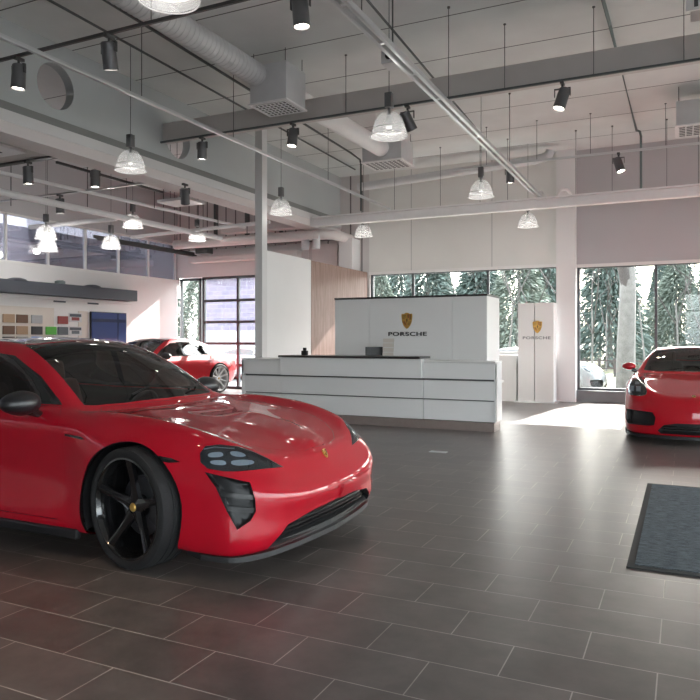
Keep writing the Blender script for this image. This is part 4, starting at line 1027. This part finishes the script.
for i, (x, y, z, zt, lb) in enumerate(PN):
    o = pend0 if i == 0 else copy_tree(pend0)
    o.location = (x, y, z); tag(o, lb, 'pendant lamp', 'glass bell pendants hanging from the ceiling')
    c = MB().tube((0, 0, .52), (0, 0, zt - z), .0045, 6).build('cable', M['rod'], o)
    pend_lights.append((x, y, z + .05))

# ------------------------------------------------------------------ spots
def make_spot(lit=True):
    t = empty('track_spot')
    MB().box(-.02, .02, -.05, .05, -.03, 0, .004).tube((0, 0, -.07), (0, 0, -.03), .012, 10).build('track_adapter', M['track'], t, 40)
    MB().box(-.082, .082, -.012, .012, -.082, -.07).box(-.082, -.074, -.012, .012, -.16, -.07).box(.074, .082, -.012, .012, -.16, -.07).build('yoke', M['track'], t)
    hd = MB().lathe([(0, .10), (.050, .10), (.060, .09), (.063, -.13), (.057, -.135), (.054, -.115), (0, -.115)], 28).build('lamp_head', M['spot'], t, 40)
    hd.location = (0, 0, -.17)
    MB().lathe([(0, -.1165), (.052, -.1165), (.052, -.121), (0, -.121)], 24).build('lens', M['spot_lens'], hd, 40)
    return t
spot0 = make_spot()
SPN = [ # x, y, z, tiltX, tiltY, label
 (-6.97, 5.68, 4.68, 0, 4, 'lit grey cylinder spotlight on the front black track, leftmost'),
 (-5.58, 5.68, 4.68, 16, 6, 'grey cylinder spotlight on the front black track beside the spiral duct'),
 (-3.22, 5.68, 4.68, 4, -3, 'lit grey cylinder spotlight at the top edge left of the silver rail'),
 (-7.27, 9.5, 4.79, 4, 4, 'lit grey spotlight on the beam track left of the grilled air box'),
 (-5.52, 9.5, 4.79, -8, 3, 'grey spotlight on the beam track below the grilled air box'),
 (-3.61, 9.5, 4.79, 28, -18, 'tilted grey spotlight on the beam track right of the large pendant'),
 (-1.44, 9.5, 4.79, -10, 15, 'lit tilted grey spotlight on the beam track in the right half'),
 (-3.12, 13.95, 4.89, 4, 0, 'small lit spotlight on the rear rail above the far pendant'),
 (-1.1, 13.95, 4.89, -10, -16, 'small lit tilted spotlight on the rear rail, rightmost of all spotlights'),
 (-9.58, 7.98, 4.29, 4, 0, 'lit spotlight on the edge of the low left bay ceiling'),
 (-11.0, 9.9, 4.24, 4, 0, 'small lit spotlight on the cross rail in the left bay'),
 (-8.75, 8.6, 4.28, 0, 0, 'dark spotlight beneath the bulkhead, left of the nearest bulkhead pendant'),
 (-7.95, 9.9, 4.16, 22, 16, 'tilted grey spotlight hanging under the bulkhead fascia')]
spot_lights = []
for i, (x, y, z, tx, ty, lb) in enumerate(SPN):
    o = spot0 if i == 0 else copy_tree(spot0)
    o.location = (x, y, z); o.scale = (1.27, 1.27, 1.2); tag(o, lb, 'spotlight', 'cylinder track spotlights')
    for h in kids(o):
        if h.name.startswith('lamp_head'): h.rotation_euler = (R(tx), R(ty), 0)
    d = Matrix.Rotation(R(ty), 3, 'Y') @ Matrix.Rotation(R(tx), 3, 'X') @ Vector((0, 0, -1))
    spot_lights.append((Vector((x, y, z - .17)) + d * .17, d, i))

# ------------------------------------------------------------------ ceiling services
def service(name, label, cat, build, mat, smooth=40, group=None):
    m = MB(); build(m); o = m.build(name, mat, None, smooth); return tag(o, label, cat, group)
service('lighting_track', 'black lighting track crossing the top left corner near the ceiling', 'track', lambda m: m.box(-8.19, 2.5, 5.665, 5.695, 4.685, 4.72), M['track'])
service('lighting_track', 'black lighting track along the lower edge of the taupe beam', 'track', lambda m: m.box(-8.15, XR - .1, 9.485, 9.515, 4.795, 4.825), M['conduit'])
service('lighting_track', 'thin pale rail carrying the two farthest spotlights', 'track', lambda m: m.box(-4.3, XR - .1, 13.93, 13.97, 4.89, 4.93), M['alu'])
service('lighting_track', 'black track along the edge of the low left bay ceiling', 'track', lambda m: m.box(-13.5, -8.35, 7.96, 8.06, 4.29, 4.34), M['track'])
service('lighting_track', 'short black track running back from the low left bay ceiling', 'track', lambda m: m.box(-9.32, -9.28, 8.3, 10.9, 4.30, 4.34), M['track'])
service('lighting_track', 'thin white cross rail in the left bay carrying one small spotlight', 'track', lambda m: m.box(-13.5, -8.65, 9.88, 9.92, 4.24, 4.27), M['alu'])
service('taupe_beam', 'broad taupe box beam spanning the hall below the ceiling', 'beam', lambda m: m.box(-8.33, XR, 9.6, 9.74, 4.84, 5.17, .01), M['beam'])
def rail(x, z, y0, y1, w, h, n=1):
    def f(m):
        for k in range(n): m.box(x - w/2 + k * (w + .045), x + w/2 + k * (w + .045), y0, y1, z, z + h, .006)
        if n > 1:
            y = y0 + .4
            while y < y1: m.box(x, x + (n - 1) * (w + .045), y, y + .04, z + .01, z + .02); y += .9
    return f
service('cable_rail', 'thin white rail running back past the bulkhead pendants', 'rail', rail(-6.5, 4.58, 4.7, 15.9, .05, .05), M['alu'])
service('cable_rail', 'silver double cable rail running diagonally from the top edge to the window column', 'rail', rail(-2.79, 4.38, 3.4, 15.0, .045, .06, 2), M['alu'])
service('service_channel', 'long white service channel with grey top crossing the hall before the windows', 'channel',
        lambda m: m.box(-8.185, XR, 14.92, 15.10, 4.16, 4.34, .01).box(-8.15, XR, 14.86, 15.16, 4.345, 4.375), M['duct_white'])
# big duct line with its boxes
def spiral(m, y0, y1):
    prof = []; y = y0
    while y < y1: prof += [(.168, y), (.176, y + .01), (.176, y + .02), (.168, y + .03)]; y += .09
    m.lathe([(0, y0)] + prof + [(.168, y1), (0, y1)], 32, Matrix.Translation((-5.76, 0, 5.36)) @ Matrix.Rotation(-PI / 2, 4, 'X'))
service('spiral_duct', 'ribbed round air duct coming from the top edge into the grilled box', 'duct', lambda m: spiral(m, 3.2, 8.9), M['duct'], 30)
service('round_duct', 'smooth white round duct behind the beam leading to the far air box', 'duct', lambda m: m.tube((-5.76, 9.35, 5.36), (-5.55, 13.25, 5.30), .17, 32), M['duct_white'])
def airbox(x0, x1, y0, y1, z0, z1, label, grille=True):
    t = empty('air_box', ((x0 + x1) / 2, (y0 + y1) / 2, z0), 0, label, 'air diffuser', 'suspended air boxes'); a = (x1 - x0) / 2; b = (y1 - y0) / 2
    MB().box(-a, a, -b, b, 0, z1 - z0, .008).build('plenum', M['duct'], t, 30)
    MB().box(-a - .02, a + .02, -b - .02, b + .02, -.025, 0).build('flange', M['duct_white'], t)
    m = MB(); n = 9
    for k in range(n): 
        u = -a + .04 + (2 * a - .08) * k / (n - 1); m.box(u - .008, u + .008, -b + .03, b - .03, -.035, -.025)
    for k in range(7):
        u = -b + .04 + (2 * b - .08) * k / 6; m.box(-a + .03, a - .03, u - .006, u + .006, -.035, -.025)
    MB().box(-a + .03, a - .03, -b + .03, b - .03, -.028, -.0255).build('dark_opening', M['gap'], t)
    m.build('grille', M['duct_white'], t)
    for sx in (-a + .04, a - .04):
        for sy in (-b + .04, b - .04): MB().tube((sx, sy, z1 - z0), (sx, sy, ZC - z0), .006, 6).build('hanger_rod', M['rod'], t)
    return t
airbox(-5.88, -5.25, 8.84, 9.42, 4.94, 5.50, 'grey suspended air box with a grille beneath, in front of the beam')
airbox(-5.98, -5.12, 13.12, 13.80, 5.06, 5.52, 'pale suspended air box behind the large pendant')
airbox(-.12, .85, 13.10, 13.80, 5.04, 5.45, 'suspended air box by the right picture edge')
t = empty('ceiling_unit', (.62, 8.9, 5.2), 0, 'grey ceiling unit with a white box, cut off at the top right corner', 'air unit')
MB().box(-.55, .6, -.35, .35, -.03, .5, .01).build('casing', M['beam'], t); MB().box(-.60, -.2, -.40, -.355, -.20, .0, .01).build('white_box', M['white'], t)
MB().box(-.52, -.48, -.405, -.40, -.17, -.03).build('vent_slots', M['gap'], t)
service('hanging_pipe', 'white vertical pipe at the right edge below the ceiling unit', 'pipe', lambda m: m.tube((.24, 9.2, 4.25), (.24, 9.2, 5.18), .05, 20), M['duct_white'])
service('back_pipe', 'grey round pipe high before the rear wall ending in an upturned elbow', 'pipe',
        lambda m: m.path([(-7.3, 15.8, 5.20), (-5, 15.8, 5.30), (-3.0, 15.8, 5.40), (-2.78, 15.8, 5.43), (-2.68, 15.8, 5.50), (-2.66, 15.8, 5.57)], .10, 16), M['duct'], 60)
service('ceiling_conduit', 'dark conduit on the ceiling near the grey bulkhead', 'conduit', lambda m: m.tube((-7.02, 2.5, 5.62), (-7.35, 15.7, 5.62), .018, 8), M['conduit'])
service('ceiling_conduit', 'dark conduit along the ceiling that drops before the rear windows, left of centre', 'conduit', lambda m: m.path([(-6.3, 2.5, 5.6), (-6.75, 14.2, 5.6), (-6.78, 14.75, 5.58), (-6.78, 14.8, 5.5), (-6.78, 14.8, 4.4)], .022, 8), M['conduit'])
service('ceiling_conduit', 'blue-grey conduit along the ceiling on the right that drops to the service channel', 'conduit', lambda m: m.path([(-1.0, 3, 5.64), (-.90, 10, 5.64), (-.86, 15.2, 5.62), (-.80, 15.24, 5.6), (-.78, 15.24, 5.5), (-.78, 15.24, 4.38)], .024, 8), M['conduit2'])
service('ceiling_conduit', 'dark thin conduit on the ceiling beside the silver double rail', 'conduit', lambda m: m.tube((-3.28, 4, 5.45), (-3.60, 13.4, 5.45), .016, 8), M['conduit'])
service('flexible_hose', 'pale sagging hose between the silver rail end and the window column', 'hose', lambda m: m.path([(-2.79, 15.0, 4.42), (-2.80, 15.5, 4.62), (-2.70, 15.6, 4.50), (-2.58, 15.6, 4.46), (-2.47, 15.6, 4.52), (-2.40, 15.6, 4.64), (-2.30, 15.8, 4.68), (-2.30, 16.36, 4.68)], .03, 10), M['duct_white'], 60)
sb = empty('ceiling_sensor', (-3.0, 7.42, 4.62), 0, 'small grey projector-like unit hanging beside the silver double rail', 'projector')
MB().box(-.10, .10, -.12, .12, -.10, .06, .02).build('casing', M['duct'], sb, 40); MB().tube((0, 0, .06), (0, 0, 1.08), .01, 8).build('hanger', M['rod'], sb)
MB().tube((0, -.12, -.02), (0, -.135, -.02), .04, 16).build('lens', M['black'], sb)
# hanger rods, each its own
rods = [(-5.0, 5.68, 4.73), (-1.2, 5.68, 4.73), (-8.0, 5.68, 4.73), (-6.5, 7.2, 4.63), (-6.5, 9.3, 4.63), (-6.5, 12.6, 4.63), (-2.74, 6.0, 4.44), (-2.74, 8.7, 4.44), (-2.74, 12.2, 4.44),
        (-6.0, 14.95, 4.37), (-4.9, 14.95, 4.37), (-4.0, 14.95, 4.37), (-3.4, 14.95, 4.37), (-2.0, 14.95, 4.37), (-1.3, 14.95, 4.37), (-.3, 14.95, 4.37), (.25, 14.95, 4.37),
        (-2.2, 9.5, 4.83), (-1.05, 9.5, 4.83), (.0, 9.5, 4.83), (-4.6, 9.5, 4.83), (-3.6, 13.95, 4.93), (-2.6, 13.95, 4.93), (-1.6, 13.95, 4.93), (-.3, 13.95, 4.93)]
r0 = None
for k, (x, y, z) in enumerate(rods):
    L = 1.0
    if r0 is None: r0 = MB().tube((0, 0, 0), (0, 0, 1), .0055, 6).tube((0, 0, .985), (0, 0, 1), .02, 8).build('hanger_rod', M['rod']); o = r0
    else: o = r0.copy(); COL.objects.link(o)
    o.location = (x, y, z); o.scale = (1, 1, ZC - z)
    near = 'black front track' if y < 5.8 and z > 4.7 else 'thin white rail' if x == -6.5 else 'silver double rail' if x == -2.74 else 'white service channel' if y > 14 else 'taupe beam track' if y == 9.5 else 'pale rear rail'
    tag(o, 'thin steel rod holding the ' + near, 'rod', 'rods holding the ' + near)

# ------------------------------------------------------------------ left bay services
service('hanging_tube', 'thick white tube running back through the left bay', 'pipe', lambda m: m.tube((-11.0, 6.0, 4.02), (-10.75, 15.0, 4.02), .065, 16), M['duct_white'])
service('hanging_tube', 'thin white tube above the thick one in the left bay', 'pipe', lambda m: m.tube((-10.6, 6.0, 4.24), (-10.0, 14.8, 4.24), .035, 12), M['duct_white'])
service('hanging_tube', 'white cross tube in the left bay meeting the thick tube from the left', 'pipe', lambda m: m.tube((-13.5, 11.3, 3.98), (-10.9, 11.3, 3.98), .05, 12), M['duct_white'])
service('hanging_tube', 'white cross tube in the left bay reaching toward the pink ducts', 'pipe', lambda m: m.tube((-12.6, 13.6, 4.0), (-8.7, 13.9, 4.15), .045, 12), M['duct_white'])
service('hanging_duct', 'pale rose round duct crossing above the garage door', 'duct', lambda m: m.path([(-12.7, 15.4, 4.03), (-8.2, 15.4, 4.02), (-8.0, 15.42, 4.02), (-7.88, 15.55, 4.02), (-7.85, 15.75, 4.02), (-7.85, 16.45, 4.02)], .125, 24), M['pink'])
service('hanging_duct', 'flat pale rose duct behind the bulkhead end', 'duct', lambda m: m.box(-11.4, -8.66, 15.7, 16.0, 4.3, 4.5, .01), M['pink'])
service('hanging_duct', 'pale rose duct with an elbow under the bulkhead end', 'duct', lambda m: m.path([(-10.8, 14.9, 3.98), (-8.9, 14.9, 3.94), (-8.3, 14.9, 3.93), (-8.12, 14.92, 3.94), (-8.02, 15.0, 3.94)], .09, 16), M['pink'], 60)
service('door_rail', 'black overhead door rail running toward the camera in the left bay', 'door rail', lambda m: m.box(-12.9, -12.82, 12.6, 16.4, 3.86, 3.94).box(-12.78, -12.74, 12.6, 16.4, 3.80, 3.86), M['track'])
service('door_rail', 'black cross rail with motor above the garage door', 'door rail', lambda m: m.tube((-12.9, 15.9, 4.0), (-8.0, 15.9, 3.98), .05, 12).box(-12.3, -11.9, 15.75, 16.05, 3.80, 4.02, .02), M['track'])
service('door_rail', 'pale box rail directly above the garage opening', 'door rail', lambda m: m.box(-12.9, -9.3, 16.2, 16.5, 3.62, 3.80, .02).box(-12.7, -10.2, 16.18, 16.2, 3.72, 3.76), M['pink'])
for k, x in enumerate((-8.42, -8.12)):
    o = MB().lathe([(0, 0), (.09, .01), (.10, .05), (.10, .33), (.08, .38), (.03, .40), (0, .42)], 20).build('hanging_cylinder', M['duct'], None, 40); o.location = (x, 15.1, 3.62)
    tag(o, 'grey hanging cylinder at the bulkhead end, ' + ('left of the pair' if k == 0 else 'right of the pair'), 'canister', 'grey cylinders at the bulkhead end')
t = empty('cassette_vent', (-9.9, 7.0, 4.30), 0, 'white square cassette vent in the low left bay ceiling', 'vent')
MB().box(-.75, .75, -.6, .6, -.02, .02, .005).build('frame', M['white'], t)
for k in range(4): MB().box(-.5 + .28*k, -.38 + .28*k, -.4, .4, -.028, -.02).build('slot', M['gap'], t)
for k, (x, y) in enumerate(((-9.0, 10.6), (-9.9, 12.2))):
    t = empty('ceiling_panel', (x, y, 4.38), 0, 'white suspended flat panel in the left bay, ' + ('nearer' if k == 0 else 'farther') + ' of two', 'ceiling panel', 'white suspended panels in the left bay')
    MB().box(-.42, .42, -.30, .30, 0, .06, .005).build('panel', M['white'], t)
    for sx in (-.3, .3): MB().tube((sx, 0, .06), (sx, 0, ZC - 4.38), .006, 6).build('hanger_rod', M['rod'], t)
for k, (x, y) in enumerate(((-11.0, 8.5), (-11.0, 10.6), (-10.9, 12.8), (-12.0, 9.6), (-12.4, 13.2), (-9.8, 13.4), (-9.6, 11.0), (-12.9, 15.6), (-10.2, 15.2), (-11.6, 15.2))):
    o = r0.copy(); COL.objects.link(o); o.location = (x, y, 4.05); o.scale = (1.6, 1.6, ZC - 4.05)
    tag(o, 'thin dark hanger rod in the left bay', 'rod', 'hanger rods in the left bay')
for k, x in enumerate((-12.2, -11.1, -10.0, -9.0)):
    o = MB().box(-.05, .05, -.06, 0, 0, 1.65, .004).build('wall_stud', M['conduit']); o.location = (x, YF, 4.05)
    tag(o, 'dark upright post on the ribbed wall above the garage door', 'post', 'posts above the garage door')
# ------------------------------------------------------------------ outdoors
def ground_mat():
    m, nt, b = _mat('leafy_ground'); L = nt.links.new; N = nt.nodes.new
    tc = N('ShaderNodeTexCoord'); n = N('ShaderNodeTexNoise'); n.inputs['Scale'].default_value = 1.2; n.inputs['Detail'].default_value = 10; n.inputs['Roughness'].default_value = .7
    L(tc.outputs['Object'], n.inputs['Vector']); cr = N('ShaderNodeValToRGB'); e = cr.color_ramp.elements
    e[0].position = .35; e[0].color = (.055, .075, .032, 1); e[1].position = .66; e[1].color = (.17, .135, .10, 1)
    x = e.new(.5); x.color = (.10, .098, .055, 1)
    L(n.outputs['Fac'], cr.inputs[0]); L(cr.outputs[0], b.inputs['Base Color']); b.inputs['Roughness'].default_value = 1
    return m
M['ground'] = ground_mat()
M['paving'] = pbr('pale_paving', (.11, .11, .11), .85, noise=.1, nscale=2)
M['base_white'] = pbr('white_render', (.40, .40, .42), .8)
M['bark'] = pbr('birch_bark', (.15, .145, .135), .9, noise=.5, nscale=5, bump=.5, bscale=12)
M['twig'] = pbr('bare_twigs', (.07, .062, .058), .9)
M['needle'] = pbr('conifer_needles', (.095, .130, .112), .8, noise=.5, nscale=2)
M['leaf'] = pbr('pale_leaves', (.15, .18, .145), .8, noise=.4, nscale=2)
o = box_obj('ground_outside', M['ground'], -60, 60, YF + .3, 110, -.4, -.1); struct(o)
o = box_obj('paving_outside', M['paving'], -20, -7, YF + .3, 27, -.39, -.06); struct(o)
o = box_obj('ground_south', M['paving'], -60, 60, -70, YB - .3, -.4, -.1); struct(o)
o = box_obj('ground_east', M['paving'], XR + .3, 70, YB - .3, YF + .3, -.4, -.1); struct(o)

def conifer(seed, h, r, n, mat):
    rnd_ = random.Random(seed); t = empty('conifer_tree')
    MB().tube((0, 0, 0), (0, 0, h * .95), .02 * h, 8, .01).build('trunk', M['bark'], t, 60)
    bm = bmesh.new()
    for k in range(n):
        f = rnd_.random() ** .8; z = h * (.08 + .92 * f); rr = r * (1 - f) ** .8 * (.45 + .55 * rnd_.random()) + .05; a = rnd_.random() * 2 * PI
        c = Vector((rr * math.cos(a), rr * math.sin(a), z - rr * .35)); s = (.10 + .17 * rnd_.random()) * (h / 9)
        d1 = Vector((math.cos(a), math.sin(a), -.5 + rnd_.uniform(-.4, .4))).normalized() * s; d2 = Vector((rnd_.uniform(-1, 1), rnd_.uniform(-1, 1), rnd_.uniform(-.8, .8))).normalized() * s * .5
        v = [bm.verts.new(c + q) for q in (-d1, -d2 * .6, d1, d2 * .6)]
        bm.faces.new(v)
    q = MB(); q.bm.free(); q.bm = bm; q.build('foliage', mat, t, recalc=False)
    return t
def bare_tree(seed, h, r0_, spread=.55, depth=6, lean=(0, 0), mat=None, name='bare_tree', children=(2, 3)):
    rnd_ = random.Random(seed); t = empty(name); tm = MB(); br = MB()
    def grow(p, d, L, rad, lvl, m):
        pts = [p]; q = p; dd = d.copy()
        for s in range(3):
            dd = (dd + Vector((rnd_.uniform(-1, 1), rnd_.uniform(-1, 1), rnd_.uniform(-.5, .6))) * .06).normalized(); q = q + dd * L / 3; pts.append(q)
        m.path(pts, [rad, rad * .9, rad * .8, rad * .7], 7 if lvl < 2 else 4)
        if lvl >= depth: return
        for k in range(rnd_.choice(children)):
            nd = (dd + Vector((rnd_.uniform(-1, 1), rnd_.uniform(-1, 1), rnd_.uniform(-.3, .7))) * spread * 1.3).normalized()
            grow(pts[rnd_.choice((2, 3, 3))], nd, L * rnd_.uniform(.6, .85), rad * .62, lvl + 1, br)
    grow(Vector((0, 0, -.1)), Vector((lean[0], lean[1], 1)).normalized(), h * .42, r0_, 0, tm)
    tm.build('trunk', mat or M['bark'], t, 60); br.build('branches', M['twig'], t, 60, recalc=False)
    return t
b = bare_tree(3, 11, .30, .5, 6, (.05, 0), name='birch_tree'); b.location = (-1.6, 22.6, -.1)
tag(b, 'thick pale bare birch trunk standing just outside the right window', 'tree')
protos = [conifer(11, 10, 2.4, 9000, M['needle']), conifer(12, 12, 2.9, 11000, M['needle']), conifer(13, 8, 2.6, 8000, M['leaf'])]
rt = random.Random(21); spots = []
for row, (Y, dx, x0, x1) in enumerate(((38, 4.0, -38, -27), (40, 2.9, -22, 20), (47, 3.1, -26, 24), (54, 4.2, -30, 24), (66, 5.5, -34, 26))):
    x = x0
    while x < x1:
        spots.append((x + rt.uniform(-.9, .9), Y + rt.uniform(-2.5, 2.5), row)); x += dx
used = set()
for i, (x, y, row) in enumerate(spots):
    k = i % 3
    if i % 6 == 5 or (row == 1 and i % 3 == 1): continue
    o = protos[k] if k not in used else copy_tree(protos[k]); used.add(k)
    s = rt.uniform(.75, 1.12); o.location = (x, y, -.1); o.scale = (s, s, s * rt.uniform(.8, 1.1)); o.rotation_euler = (0, 0, rt.uniform(0, 6))
    tag(o, 'leafy evergreen tree in the wood behind the windows' if k < 2 else 'pale green loose evergreen tree in the wood behind the windows', 'tree', 'evergreen trees of the wood outside' if k < 2 else 'pale loose trees of the wood outside')
bt = [bare_tree(31, 8, .045, .6, 7), bare_tree(32, 9, .055, .65, 7)]
bs = [(-9, 30), (-6.6, 33), (-4.7, 28), (-3.4, 36), (-1.4, 31), (.6, 27), (1.6, 34), (3.2, 29), (-12, 34), (-.2, 38), (-7.6, 38), (5, 33), (-15.5, 32), (-19, 34), (2.4, 24.5), (-2.9, 26), (-5.6, 24.5)]
for i, (x, y) in enumerate(bs):
    o = bt[i] if i < 2 else copy_tree(bt[i % 2])
    o.location = (x, y, -.1); o.rotation_euler = (0, 0, i * 1.3); s = .7 + .35 * ((i * 7) % 5) / 5; o.scale = (s, s, s)
    tag(o, 'thin bare tree with fine twigs outside the windows', 'tree', 'thin bare trees outside the windows')
# low bushes
bu = conifer(41, 1.6, 1.5, 1100, M['leaf']); bu.name = 'low_shrub'
for i, (x, y) in enumerate([(-8, 40), (-5.5, 41), (-3, 39.5), (-.6, 41), (1.8, 40), (4.4, 41), (-10.8, 41), (7, 40), (-13.5, 40)]):
    o = bu if i == 0 else copy_tree(bu); o.location = (x, y, -.1); o.rotation_euler = (0, 0, i); o.scale = (1.2, 1.2, 1 + (i % 3) * .25)
    tag(o, 'low rounded green shrub at the edge of the wood', 'shrub', 'low shrubs along the wood')
# low timber fence
fn = empty('timber_fence', (0, 30.5, -.1), 0, 'low weathered timber fence beyond the birch trunk', 'fence')
for k in range(28): MB().box(-8 + k * .6, -7.9 + k * .6, -.03, .03, 0, .75).build('fence_post', M['twig'], fn)
for z in (.3, .62): MB().box(-8, 8.4, -.045, -.03, z, z + .06).build('fence_rail', M['twig'], fn)
# neighbouring building behind the garage door
def brick_mat():
    m, nt, b = _mat('pale_mauve_brick'); L = nt.links.new; N = nt.nodes.new
    tc = N('ShaderNodeTexCoord'); sx = N('ShaderNodeSeparateXYZ'); cx = N('ShaderNodeCombineXYZ'); L(tc.outputs['Object'], sx.inputs[0]); L(sx.outputs['X'], cx.inputs[0]); L(sx.outputs['Z'], cx.inputs[1])
    br = N('ShaderNodeTexBrick'); br.inputs['Scale'].default_value = 1; br.inputs['Brick Width'].default_value = .5; br.inputs['Row Height'].default_value = .22; br.inputs['Mortar Size'].default_value = .012
    br.inputs['Color1'].default_value = (.20, .17, .22, 1); br.inputs['Color2'].default_value = (.15, .135, .19, 1); br.inputs['Mortar'].default_value = (.24, .22, .26, 1)
    L(cx.outputs[0], br.inputs['Vector']); L(br.outputs['Color'], b.inputs['Base Color']); b.inputs['Roughness'].default_value = .9; return m
M['brick'] = brick_mat()
nb = empty('neighbouring_building', (-17, 29, -.1), 0, 'pale mauve brick building seen through the garage door', 'building')
MB().box(-5.1, 1.2, 0, 6, 1.95, 4.6).build('brick_wall', M['brick'], nb); MB().box(-5.15, 1.25, -.05, 6, 0, 1.95).build('white_base', M['base_white'], nb)
MB().box(-5.4, 1.4, -.3, 6.2, 4.6, 4.85).build('roof_edge', M['charcoal'], nb)
# parked cars outside
M['car_white'] = pbr('car_white', (.20, .21, .22), .3, 0, 1); M['car_blue'] = pbr('car_pale_blue', (.07, .095, .125), .3, .2, 1)
for (x, y, a, pm_, lb) in ((-13.4, 22.4, 0, 'car_white', 'white car parked outside the garage door'), (.55, 20.8, 180, 'car_blue', 'pale blue-grey car parked outside behind the red coupe'), (-2.9, 20.4, 0, 'car_white', 'white car outside whose bonnet shows right of the window column')):
    _rm.clear(); c = copy_tree(cay, None, {M['red2']: M[pm_]}); c.name = 'parked_car'; c.location = (x, y, -.1); c.rotation_euler = (0, 0, R(a)); tag(c, lb, 'car', )
cd = bpy.data.cameras.new('camera'); cam = bpy.data.objects.new('camera', cd); COL.objects.link(cam)
cam.location = (0, 0, 1.4); cam.rotation_euler = (PI / 2, 0, R(25.5)); cd.sensor_width = 36; cd.lens = 36; cd.shift_y = -10 / 700
cd.clip_end = 300; SC.camera = cam
SC.view_settings.view_transform = 'Standard'; SC.view_settings.look = 'None'; SC.view_settings.gamma = 1
SC.view_settings.use_curve_mapping = False
# ------------------------------------------------------------------ light
W = bpy.data.worlds.new('sky'); SC.world = W; W.use_nodes = True; nt = W.node_tree; bg = nt.nodes['Background']
sk = nt.nodes.new('ShaderNodeTexSky'); sk.sky_type = 'NISHITA'; sk.sun_disc = False; sk.sun_elevation = R(32); sk.sun_rotation = R(5); sk.air_density = 1.0; sk.dust_density = 3.0; sk.ozone_density = 1
mx = nt.nodes.new('ShaderNodeMix'); mx.data_type = 'RGBA'; mx.inputs['Factor'].default_value = .55; mx.inputs['B'].default_value = (3.3, 3.38, 3.45, 1)
sc_ = nt.nodes.new('ShaderNodeVectorMath'); sc_.operation = 'SCALE'; sc_.inputs['Scale'].default_value = .30
nt.links.new(sk.outputs[0], sc_.inputs[0]); nt.links.new(sc_.outputs[0], mx.inputs['A']); nt.links.new(mx.outputs['Result'], bg.inputs['Color'])
bg.inputs['Strength'].default_value = WORLD
def light(name, kind, loc, power, color=(1, 1, 1), d=None, **kw):
    l = bpy.data.lights.new(name, kind); l.energy = power; l.color = color
    for k, v in kw.items(): setattr(l, k, v)
    o = bpy.data.objects.new(name, l); COL.objects.link(o); o.location = loc
    if d is not None: o.rotation_euler = Vector(d).to_track_quat('-Z', 'Y').to_euler()
    return o
light('sun', 'SUN', (0, 40, 30), SUN, (1, .96, .90), (-.10, -1, -.60), angle=R(.6))
for i, (x, y, z) in enumerate(pend_lights): light('pendant_light', 'POINT', (x, y, z), PEND * (3 if i >= 7 else 1), (1, .95, .90), shadow_soft_size=.09)
for (p, d, i) in spot_lights:
    if i in (0, 2, 3, 6, 7, 8, 9, 10, 4, 11): light('spot_light', 'SPOT', p, SPOT * (1.0), (1, .90, .80), d, spot_size=R(62), spot_blend=.8, shadow_soft_size=.05)
light('spot_light', 'SPOT', (-3.0, 1.9, 4.6), 150, (1, .66, .42), (0, .05, -1), spot_size=R(40), spot_blend=1, shadow_soft_size=.06)  # added lamp out of view, no fixture modelled, warms the near left floor
# daylight through the glazed fronts (portals steer sky samples through the openings)
def portal(x, y, z, sx, sy, d):
    l = bpy.data.lights.new('daylight_portal', 'AREA'); l.shape = 'RECTANGLE'; l.size = sx; l.size_y = sy; l.cycles.is_portal = True
    o = bpy.data.objects.new('daylight_portal', l); COL.objects.link(o); o.location = (x, y, z); o.rotation_euler = Vector(d).to_track_quat('-Z', 'Y').to_euler()
portal(2.6, YF + .4, 1.67, 9.6, 2.8, (0, -1, 0)); portal(-5, YF + .4, 2.1, 4.7, 2.0, (0, -1, 0)); portal(-11.4, YF + .4, 1.6, 4.4, 3.2, (0, -1, 0))
portal(3.75, YB - .4, 1.9, 7.5, 3.8, (0, 1, 0))
l = portal(XR + .4, 5, 1.8, 3.6, 23, (-1, 0, 0))
SC.view_settings.exposure = EXPO
SC.cycles.use_denoising = True
SC.cycles.max_bounces = 8; SC.cycles.diffuse_bounces = 4; SC.cycles.glossy_bounces = 4; SC.cycles.transparent_max_bounces = 16; SC.cycles.transmission_bounces = 4
SC.cycles.sample_clamp_indirect = 6
